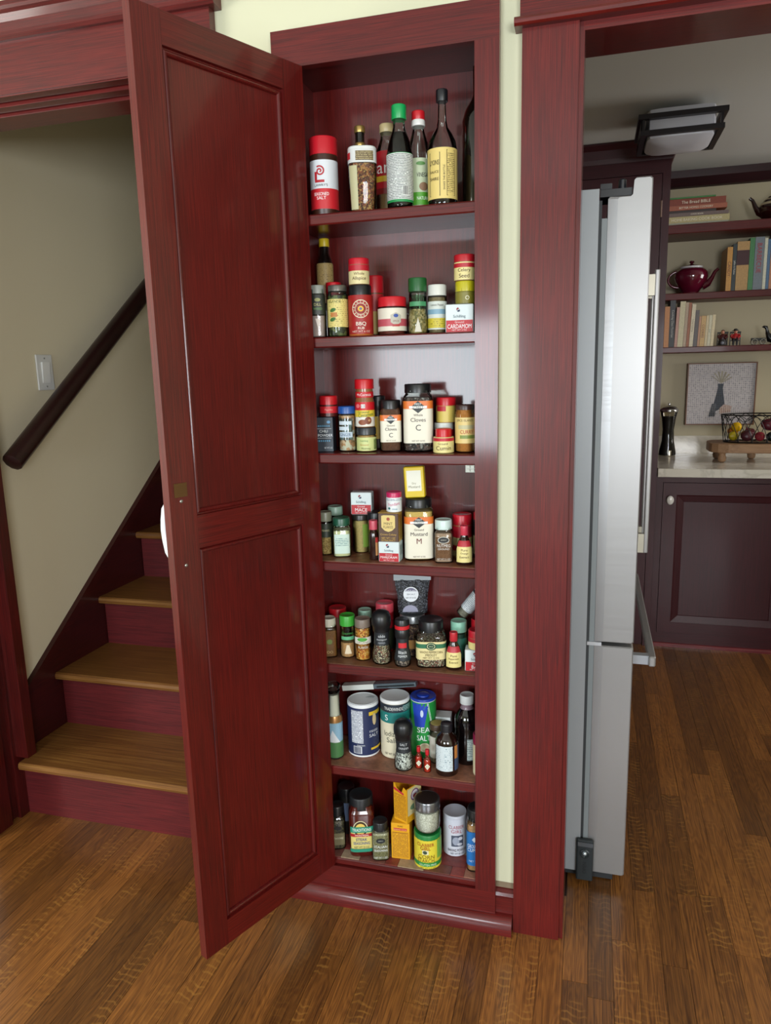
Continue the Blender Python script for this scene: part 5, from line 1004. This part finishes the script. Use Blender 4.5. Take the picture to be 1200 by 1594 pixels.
j = Jar('peppercorn_jar', 'wide square jar of peppercorns with cream and green label', 'jar', 5, -.372, 1.693, .0375, .118, p=4.5, ry=.88, body=shoulder(.66, .76, .80, .82), bm=G, seg=48); j.fill(.58, PEP, k=.95); j.lid(.76, 1, .82, BLK, ribs=1); j.label(.19, .58, -76, 76, '#ddcf98', n=40); j.label(.44, .535, -76, 76, '#2a6a4a', 'label_band', n=40); j.mark(disc2d(.013, .010, 24), '#17402e', 0, .485); j.mark(ring2d(.0085, .0100, .75), '#c8d0a0', 0, .485); j.text('SPICE', '#c8d0a0', 0, .485, .003); j.text('WHOLE PEPPERCORN', '#5a4a28', 0, .36, .0062, .056); j.text('MEDLEY', '#5a4a28', 0, .295, .0055); j.text('NET WT 12 OZ', '#6a5a38', 0, .235, .0045, .04)
j = Jar('herb_jar', 'mint green-lidded jar behind red-capped extract', 'jar', 5, -.3085, 1.733, .0202, .104, body=straight(.82), bm=GB); j.fill(.7, plain('#3a5a4a', .7, var=.3), k=.93); j.lid(.74, 1, .98, '#8ac0a8', ribs=1); j.label(.1, .6, -120, 120, '#2f6a58')
extract('small brown peppermint extract bottle with red cap, fifth shelf', 5, -.3115, 1.676, .0200, .094, '#b82a34', 'Peppermint')
j = Jar('spice_jar', 'red-lidded jar at stile end of fifth shelf, at back', 'jar', 5, -.2585, 1.748, .0205, .108, body=straight(.84), bm='#b01c2a'); j.lid(.76, 1, .98, '#b81424', ribs=1); j.label(.2, .7, -130, 130, '#c9b878', n=36)
tin('spice_tin', 'white and red bay leaf tin at end of fifth shelf', 5, -.2565, 1.684, .054, .036, .0540, 'BAY', 5)
j = Jar('spice_tin', 'round cream tin with red lid on the bay leaf tin', 'tin', 5, -.2545, 1.684, .0212, .0480, dz=.0543, body=straight(.84), bm='#8a6a4a'); j.lid(.62, 1, 1.0, '#b8182a', ribs=1); j.label(.03, .60, -150, 150, '#ddd08a', n=36); j.label(.40, .60, -150, 150, '#b0182a', 'label_band', n=36)
# leaning label bottle on top of the back jars
j = Jar('tilted_spice_bottle', 'small white-labelled bottle lying tilted across jar tops', 'bottle', 5, -.3010, 1.733, .0165, .100, dz=.1190, body=shoulder(.80, .88, .7, .94), bm=G, tilt=(0, .66, 0), face=0); j.fill(.8, plain('#7a7468', .7, var=.4), k=.92); j.lid(.86, 1, .8, '#d8d8d4'); j.label(.20, .78, -120, 120, fineprint('#d4dade', '#8a98a4', .006)); j.label(.70, .76, -120, 120, '#2a2e34', 'label_band')
# bag of black salt
BG = tag(empty('salt_bag', (-.432, 1.752, SHZ[5]+.1082), .24), 'clear zip bag of black salt with round white label', 'bag', SG[5])
BG.rotation_euler = (-.10, 0, .24)
def bagmesh(w0, w1, h0, h1, th, sg):
    mb = MB(); nx, nz = 10, 12; V = []
    for k in range(nz+1):
        v = k/nz; z = h0+(h1-h0)*v; hw = (w0+(w1-w0)*v)*(1+.03*math.sin(v*9))
        for i in range(nx+1):
            u = -1+2*i/nx; bulge = th*(1-u**4)*max(0, math.sin(PI*min(1, .12+v*.9)))**.6
            V.append((u*hw, sg*bulge+.0015*math.sin(7*u+9*v), z))
    F = [(k*(nx+1)+i, k*(nx+1)+i+1, (k+1)*(nx+1)+i+1, (k+1)*(nx+1)+i) for k in range(nz) for i in range(nx)]
    mb.add(V, F); return mb
b = bagmesh(.036, .044, 0, .088, .012, -1); b2 = bagmesh(.036, .044, 0, .088, .012, 1); b.add(b2.v, b2.f)
b.build('black_salt', speck(['#1a1b1f', '#26282d', '#0f1013', '#3a3d44', '#5a5e66'], 420, .35), BG, True)
sl = MB(); sl.box(-.048, .048, -.0012, .0012, .086, .102); sl.box(-.047, .047, -.0018, .0018, .092, .0945); sl.build('zip_seal', plain('#8f979c', .25), BG)
v, f = disc2d(.0195, n=28); MB().add([(x-.004, -.0142-.0002+.002*(abs(x)/.02)**2, y+.052) for x, y in v], f).build('round_label', plain('#d9dde2', .4), BG)
v, f = poly2d([(.0175*math.cos(t), .0165*math.sin(t)) for t in [PI*.16+PI*.68*i/10 for i in range(11)]]); MB().add([(x-.004, -.0146, y+.052) for x, y in v], f).build('label_arc', plain('#4a4668', .4), BG)
flat_text('BLACK LAVA', .0040, plain('#e4e4e8', .5), BG, Matrix.Translation((-.004, -.0150, .0625)) @ FRONT, .026); flat_text('SEA SALT', .0036, plain('#5a5e66', .5), BG, Matrix.Translation((-.004, -.0148, .052)) @ FRONT, .026); flat_text('NET WT 8 OZ', .0034, plain('#2a2c30', .5), BG, Matrix.Translation((-.004, -.0148, .043)) @ FRONT, .026)
v, f = poly2d([(.020*math.cos(t), .018*math.sin(t)) for t in [PI*i/12 for i in range(13)]]); MB().add([(x-.006, -.0135, y+.006) for x, y in v], f).build('lower_label', plain('#8a8aa0', .4), BG)
# ---- shelf 6
j = Jar('glass_stopper_bottle', 'slim bottle of white salt with glass stopper and picture label', 'bottle', 6, -.634, 1.683, .0210, .210, body=[(0, .92), (.01, 1), (.50, 1), (.56, .92), (.60, .78), (.86, .74), (.87, .78)], bm=G); j.fill(.85, plain('#d8d4c8', .7), k=.92); j.solid('stopper', [(.86, .55), (.88, .82), (.90, .84), (.905, .6), (.92, .6), (.925, .82), (.95, .92), (.98, .85), (1, .5)], glass('#e4ecec', .03, 1.45)); j.label(.03, .49, -140, 140, '#8ab0c8', n=36); j.label(.03, .24, -140, 140, '#4a7a4a', 'label_band', n=36); j.mark(poly2d([(-.016, -.012), (-.004, .022), (.010, -.004), (.016, -.014)]), '#d8dee4', -.002, .30, 'mountain_print'); j.label(.50, .58, -140, 140, plain('#a87a4a', .3, .6), 'gold_band', n=36)
j = Jar('salt_canister', 'navy salt canister with white top', 'can', 6, -.5690, 1.731, .0418, .148, body=straight(1.0, .012), bm='#e2e4e6', seg=48); j.label(.045, .945, -179.9, 179.9, '#222c52', n=64); j.label(.28, .90, -48, -2, fineprint('#d4d8de', '#3a4468', .0055), 'label_band'); j.label(.08, .22, -40, -8, '#d4d8de', 'label_band'); j.mark(bars2d(.019, .018, 20), '#222c52', -.018, .15); j.label(.80, .87, 20, 75, '#d8b430', 'label_band'); j.label(.14, .18, 25, 80, '#d8b430', 'label_band'); j.mark(disc2d(.006, .017), '#c9b48a', .030, .72, 'figure_print'); j.text('IODIZED', '#d4d8e0', .028, .50, .006, .026); j.text('SALT', '#d4d8e0', .028, .42, .009); j.text('morton', '#d4d8e0', -.008, .245, .0045, .02)
j.solid('lid', [(1.0, .90), (1.004, .93), (1.012, .93), (1.013, .90), (1.006, .88)], '#dfe2e4'); MB().add([(.006, .006, j.h*1.0142), (.030, .001, j.h*1.0142), (.030, .008, j.h*1.0142), (.020, .012, j.h*1.0142)], [(0, 1, 2, 3)]).build('pour_spout', plain('#8f9498', .3, .8), j.o)
j = Jar('salt_canister', 'cream and teal iodized salt canister with white lid', 'can', 6, -.4825, 1.741, .0388, .164, body=straight(.97, .012), bm='#d8d0b4', seg=48); j.lid(.94, 1.0, 1.02, '#e4e6e6'); j.label(.80, .935, -179, 179, '#26303a', n=64); j.label(.62, .80, -179, 179, '#1f7a76', 'label_band', n=64); j.label(.03, .62, -179, 179, '#e0d8bc', 'label_band', n=64); j.text('TRADEWINDS.', '#e4e8e4', -.004, .865, .0085, .052); j.text("S", '#e4ece8', -.024, .71, .016); j.label(.82, .92, 30, 75, fineprint('#2a5a5a', '#a8c8c4', .006), 'label_band'); j.text('Iodized', '#4a4a40', -.010, .44, .014, .042); j.text('Salt', '#4a4a40', -.010, .33, .014); j.text('NET WT 26 OZ', '#5a5648', -.012, .09, .006, .036)
for i in range(5): j.mark(disc2d(.002, .006), '#b89a50', .010+.002*i, .22+.025*i, 'wheat_print', -.5)
j = Jar('salt_canister', 'blue and green sea salt canister with blue lid', 'can', 6, -.4085, 1.754, .0335, .165, body=straight(.98, .012), bm='#e0e4e4', seg=48); j.lid(.965, 1.01, 1.0, '#1a3aa0'); j.solid('pour_cap', [(1.0, .5), (1.02, .48), (1.03, .40), (1.03, .2)], '#1a3aa0'); j.label(.02, .955, -179, 179, '#1f8a3c', n=64); j.mark(poly2d([(-.026, .03), (.020, .03), (.008, -.035), (-.018, -.035)]), '#1c40b0', -.006, .76); j.mark(frame2d(.004, .062, .0012), '#dfe8e8', .017, .76, rot=.18); j.text('SEA', '#e8ecec', .0, .50, .015, .034); j.text('SALT', '#e8ecec', .0, .36, .015, .036); j.mark(disc2d(.004, .010), '#c0d0e8', -.004, .78, 'figure_print'); j.mark(disc2d(.014, .013), '#d8ccb0', .002, .20); j.mark(disc2d(.011, .010), '#b0a484', .002, .20)
j = grinder('black domed salt and pepper grinder on sixth shelf', 6, -.443, 1.671, .0248, .134, speck(['#d8d8d4', '#b0b0aa', '#2a2a2a', '#8a8a86', '#e8e8e4'], 330)); j.text('SALT', '#c8ccd0', 0, .54, .006); j.text('GRINDER', '#c8ccd0', 0, .46, .005, .026)
def tabasco(lb, X, Y, h):
    j = Jar('hot_sauce_bottle', lb, 'bottle', 6, X, Y, .0098, h, body=shoulder(.48, .68, .42, .80), bm=G, group='miniature hot sauce bottles'); j.fill(.56, plain('#b8301c', .25), k=.92); j.lid(.76, 1, .52, '#c0202c', ribs=1); j.mark(poly2d([(-.0068, 0), (0, .0082), (.0068, 0), (0, -.0082)]), '#e8e0cc', 0, .28); j.mark(ring2d(.0022, .0030), '#2a7a3a', 0, .28)
tabasco('miniature hot sauce bottle, the one nearer the grinder', -.4055, 1.680, .058); tabasco('miniature hot sauce bottle, the one nearer the brown bottle', -.380, 1.667, .060)
j = Jar('spice_jar', 'clear jar with tan-topped lid behind hot sauce bottles', 'jar', 6, -.366, 1.722, .0190, .107, body=shoulder(.80, .86, .9, .90), bm=G); j.fill(.7, plain('#a89c84', .7, var=.2), k=.92); j.lid(.86, 1, 1.0, '#4a3a2c'); j.solid('lid_disc', [(1.0, .84), (1.006, .82), (1.007, .5)], '#b09a5c'); j.label(.15, .70, -100, 100, '#d4d0c4')
j = box_thing('small_white_box', 'small white carton at back of sixth shelf', 'box', 6, -.358, 1.771, .042, .040, .108, plain('#cfd4d4', .5), 4); j.panel(.1, .9, fineprint('#cfd4d4', '#8a9494', .007)); MB().box(-.0205, .0205, -.0195, .0195, .1081, .1088).build('top_flap', plain('#d8dcdc', .5), j.o)
j = Jar('vanilla_bottle', 'dark brown round bottle with black cap and pale label', 'bottle', 6, -.331, 1.676, .0290, .134, body=shoulder(.66, .84, .44, .90), bm=plain('#1f0f0a', .08, coat=.6)); j.lid(.84, 1, .52, '#1c1c20', ribs=1); j.label(.12, .62, -66, 30, fineprint('#c8d4d8', '#5a7a8a', .007, .35)); j.label(.12, .62, 40, 85, '#3a4a6a', 'side_label'); j.label(.36, .62, 40, 62, '#c07a3a', 'side_label')
j = Jar('molasses_bottle', 'tall ribbed black bottle with white cap', 'bottle', 6, -.2905, 1.745, .0325, .184, body=[(0, .92), (.02, 1), (.40, 1), (.46, .94), (.52, 1), (.66, .98), (.74, .80), (.80, .52), (.83, .44), (.92, .44)], bm=plain('#0d0809', .1, coat=.6)); j.solid('neck', [(.80, .54), (.83, .46), (.88, .46)], plain('#8a7480', .2)); j.lid(.875, 1, .56, '#dfe2e2', ribs=1); j.label(.08, .40, 0, 75, fineprint('#c4d0cc', '#6a7a84', .007)); j.mark(bars2d(.012, .014), '#3a4a6a', .027, .14)
j = Jar('spice_jar', 'cream jar with magenta lid cut by stile, sixth shelf', 'jar', 6, -.2415, 1.688, .0240, .110, body=straight(.82), bm='#d8cfae'); j.lid(.76, 1, 1.0, '#8a1c44', ribs=1); j.label(.05, .72, -130, 130, '#ddd4b0', n=36)
VP = tag(empty('vanilla_pod_sleeve', (-.520, 1.783, SHZ[6]+.1640), 0), 'long flat sleeve lying across the canister tops', 'package', SG[6]); VP.rotation_euler = (0, -.15, 0)
MB().rbox(-.120, .090, -.011, .011, 0, .014, .002).build('sleeve', plain('#56626a', .12, .2, .5), VP); MB().box(-.1205, -.030, -.0114, .0114, -.0002, .0145).build('paper_wrap', plain('#cfd2cc', .5), VP); MB().tube([(-.02, -.0118, .006), (.085, -.0118, .006)], .0022, 6).build('vanilla_pod', plain('#1f2426', .4), VP)
# ---- shelf 7
j = Jar('spice_jar', 'square dark herb jar with black lid at bottom shelf end', 'jar', 7, -.636, 1.683, .0205, .125, p=4, body=shoulder(.68, .76, .82, .84), bm=G, seg=40); j.fill(.68, speck(['#3a3422', '#5a5034', '#2a2618'], 330), k=.95); j.lid(.77, 1, .9, BLK, ribs=1); j.mark(disc2d(.010, .006), '#1a1a1a', 0, .52); j.label(.12, .40, -44, 44, '#6f684c'); j.text('THYME', '#c8c4a8', 0, .28, .006)
j = Jar('spice_jar', 'black-lidded dark jar at back of bottom shelf', 'jar', 7, -.634, 1.755, .0225, .138, body=straight(.84), bm='#22201e'); j.lid(.82, 1, .98, '#131416'); j.label(.3, .7, -120, 120, '#6a7a9a')
j = Jar('seasoning_jar', 'large dark red seasoning jar with black lid', 'jar', 7, -.5675, 1.684, .0345, .166, p=4.2, ry=1.0, body=shoulder(.72, .80, .84, .86), bm=plain('#4a120b', .15, coat=.5), seg=48); j.lid(.80, 1, .92, '#1c1e20', ribs=1); j.label(.10, .50, -46, 46, '#d8c878', n=24); j.mark(disc2d(.020, .024, 24), '#e0d8b0', -.004, .50, lev=.2); j.mark(disc2d(.018, .022, 24), '#3a2a18', -.004, .50, lev=.6); j.mark(disc2d(.014, .016, 24), '#e0c060', -.004, .50, lev=.9); j.label(.44, .54, -46, 46, '#2a8a70', 'label_band', lev=4); j.lev = 5; j.text('TRADITIONS', '#f0f0e8', -.001, .49, .009, .050); j.label(.37, .42, -46, 40, '#a81c24', 'label_band'); j.text('MONTREAL', '#f0e8d8', 0, .395, .005, .042); j.text('STEAK', '#3a4a8a', -.002, .32, .008, .03); j.text('SEASONING', '#3a5a9a', -.002, .255, .008, .044); j.text('NET WT 23 OZ', '#5a6a4a', -.002, .185, .006, .04); j.label(.10, .155, -46, 46, '#2a8a70', 'label_band')
j = Jar('herb_jar', 'small square herb jar with black lid, bottom shelf', 'jar', 7, -.511, 1.669, .0232, .106, p=4.2, body=shoulder(.72, .78, .80, .84), bm=G, seg=40); j.fill(.74, speck(['#a8a284', '#bcb496', '#8f8a6c', '#cac2a6'], 650), k=.95); j.lid(.77, 1, .80, '#1d1e20', ribs=1); j.label(.03, .70, -40, 40, glass('#e0e0d4')); j.mark(disc2d(.012, .007, 24), '#24282a', 0, .56); j.text('SIMPLY', '#b8bcb4', 0, .56, .003); j.text('ITALIAN', '#e4e8e4', 0, .40, .0075, .034); j.text('SEASONING', '#e4e8e4', 0, .30, .0065, .036); j.text('NET WT 1 OZ', '#e4e8e4', 0, .10, .0055, .034)
YEL = '#e0a41c'
j = box_thing('baking_soda_box', 'lower yellow baking soda box on bottom shelf', 'box', 7, -.4575, 1.690, .050, .044, .104, plain(YEL, .5), 4, group='stacked yellow baking soda boxes'); j.panel(.01, .99, YEL); j.panel(.80, .87, '#c4283c', -.75, .75, 'label_band'); j.text('BAKING SODA', '#e8c878', 0, .835, .0045, .034); j.panel(.05, .76, fineprint(YEL, '#7a4a18', .0055, .6), -.85, .85, 'label_band'); j.mark(frame2d(.042, .074, .0008), '#a8701c', 0, .405); j.side(0, 1, '#d89a1a'); j.text('PURE', '#6a4a18', 0, .93, .004)
j = box_thing('baking_soda_box', 'upper yellow baking soda box with torn open top', 'box', 7, -.4440, 1.706, .044, .062, .0005, plain(YEL, .5), -24, .1044, .0002, group='stacked yellow baking soda boxes')
bx = MB(); w2, d2_, hh = .022, .031, .106; t_ = .0008
bx.prism([(-w2, 0), (w2, 0), (w2, hh-.010), (w2*.5, hh-.004), (w2*.2, hh-.022), (-w2*.55, hh-.012), (-w2*.8, hh), (-w2, hh)], 'y', -d2_, -d2_+t_); bx.box(-w2, w2, d2_-t_, d2_, 0, hh-.004)
bx.prism([(-d2_+t_, 0), (d2_-t_, 0), (d2_-t_, hh-.004), (-d2_+t_, hh)], 'x', -w2, -w2+t_); bx.prism([(-d2_+t_, 0), (d2_-t_, 0), (d2_-t_, hh-.010), (-d2_+t_, hh-.006)], 'x', w2-t_, w2); bx.build('carton', plain(YEL, .5), j.o)
vs = [(-.020, -d2_-.0004, .006), (.020, -d2_-.0004, .006), (.020, -d2_-.0004, .078), (-.020, -d2_-.0004, .078)]
MB().add(vs, [(0, 1, 2, 3)]).build('label', fineprint(YEL, '#8a4a18', .0055, .6), j.o, False, [(v[0], v[2]) for v in vs])
MB().add([(-.021, -d2_-.0005, .094), (-.021, -d2_-.0005, .087), (.012, -d2_-.0005, .079), (.012, -d2_-.0005, .085)], [(0, 1, 2, 3)]).build('red_stripe', plain('#c4283c', .5), j.o)
xs = w2+.0004
MB().add([(xs, -d2_+.003, .020), (xs, d2_-.002, .020), (xs, d2_-.002, .093), (xs, -d2_+.003, .097)], [(0, 1, 2, 3)]).build('cream_panel', plain('#d8cc98', .5), j.o)
for (sh, col, yy, zz, q) in ((disc2d(.017, .016, 24), '#7a4a7a', .002, .072, 1), (disc2d(.0135, .0125, 24), '#d8d0d8', .002, .072, 2), (disc2d(.008, .005), '#b02a3a', .002, .069, 3), (disc2d(.014, .008), '#6a8a6a', -.004, .040, 1)):
    MB().add([(xs+.0002*q, yy+a_, zz+b_) for a_, b_ in sh[0]], sh[1]).build('emblem', plain(col, .5), j.o)
j = Jar('corn_starch_can', 'yellow corn starch can with green lid', 'can', 7, -.3845, 1.677, .0352, .096, body=straight(.94, .015), bm='#d8c83a', seg=40); j.lid(.86, 1.0, 1.02, '#1f7a3a', ribs=1); j.label(.02, .85, -179, 179, '#dccb3c', n=64); j.label(.09, .21, -179, 179, '#2a8a3c', 'label_band', n=64); j.label(.30, .85, 42, 90, '#7ab04a', 'label_band'); j.text('CLABBER', '#a0281c', -.006, .74, .0092, .045); j.text('GIRL', '#a0281c', -.006, .635, .0092); j.mark(rect2d(.016, .012), '#d8d4b0', -.006, .52); j.mark(disc2d(.0055, .005), '#3a4a3a', -.007, .52); j.text('CORN', '#8a6a18', -.004, .385, .0105); j.text('STARCH.', '#8a6a18', -.004, .27, .0105, .046); j.text('GLUTEN FREE', '#d8ecd0', 0, .15, .0055, .044); j.text('NET WT 6.5 OZ', '#6a6a20', 0, .055, .004, .04)
j = Jar('mason_jar', 'small glass jar of pale grains stacked on the can', 'jar', 7, -.3845, 1.677, .0340, .092, dz=.0963, body=[(0, .70), (.03, .84), (.12, .96), (.25, 1), (.55, 1), (.66, .94), (.70, .90), (.78, .90)], bm=G, seg=40); j.fill(.64, speck(['#dcd8cc', '#c8c4b6', '#e8e5da', '#b8b4a6'], 600), k=.95); j.solid('lid_ring', [(.70, .96), (.71, .99), (.95, .99), (.97, .96), (.975, .88)], plain('#8a8c90', .25, .85), ribs=0); j.solid('lid', [(.962, .86), (.976, .85), (.977, .5)], plain('#6a5a54', .2, .8))
j = Jar('baking_powder_can', 'white baking powder can, bottom shelf', 'can', 7, -.3230, 1.741, .0315, .117, body=straight(.96, .015), bm='#c8ccd8', seg=40); j.lid(.93, 1.0, 1.02, '#c4c8d2'); j.label(.02, .92, -179, 179, '#ccd0dc', n=64); j.text('CLABBER', '#9a2434', .004, .74, .0098, .042); j.text('GIRL', '#9a2434', .004, .635, .0098); j.mark(rect2d(.032, .032), '#4a5264', .006, .40); j.mark(disc2d(.009, .012), '#9aa2b4', .002, .40); j.mark(disc2d(.006, .005), '#c8ccd8', .014, .46); j.mark(disc2d(.007, .004), '#c0c4d0', .012, .32); j.text('BAKING POWDER', '#3a2a34', .006, .17, .0075, .050); j.text('NET WT 8.1 OZ', '#5a5a6a', .006, .085, .005, .036)
j = Jar('cumin_jar', 'tall tan spice jar with blue label by the stile', 'jar', 7, -.2530, 1.690, .0300, .170, p=4.2, body=shoulder(.76, .82, .86, .88), bm=G, seg=48); j.fill(.78, plain('#b08358', .8, var=.15), k=.95); j.lid(.82, 1, .92, '#1d1e20', ribs=1); j.label(.12, .68, -74, 74, '#1f6ab0', n=40); j.mark(poly2d([(-.006, 0), (0, .008), (.006, 0), (0, -.008)]), '#d0dce8', -.010, .56); j.text('GROUND', '#e0e8f0', -.012, .45, .0095, .03); j.text('CUMIN', '#e0e8f0', -.012, .385, .0095, .03); j.text('NET WT', '#c0d0e4', -.010, .20, .005)
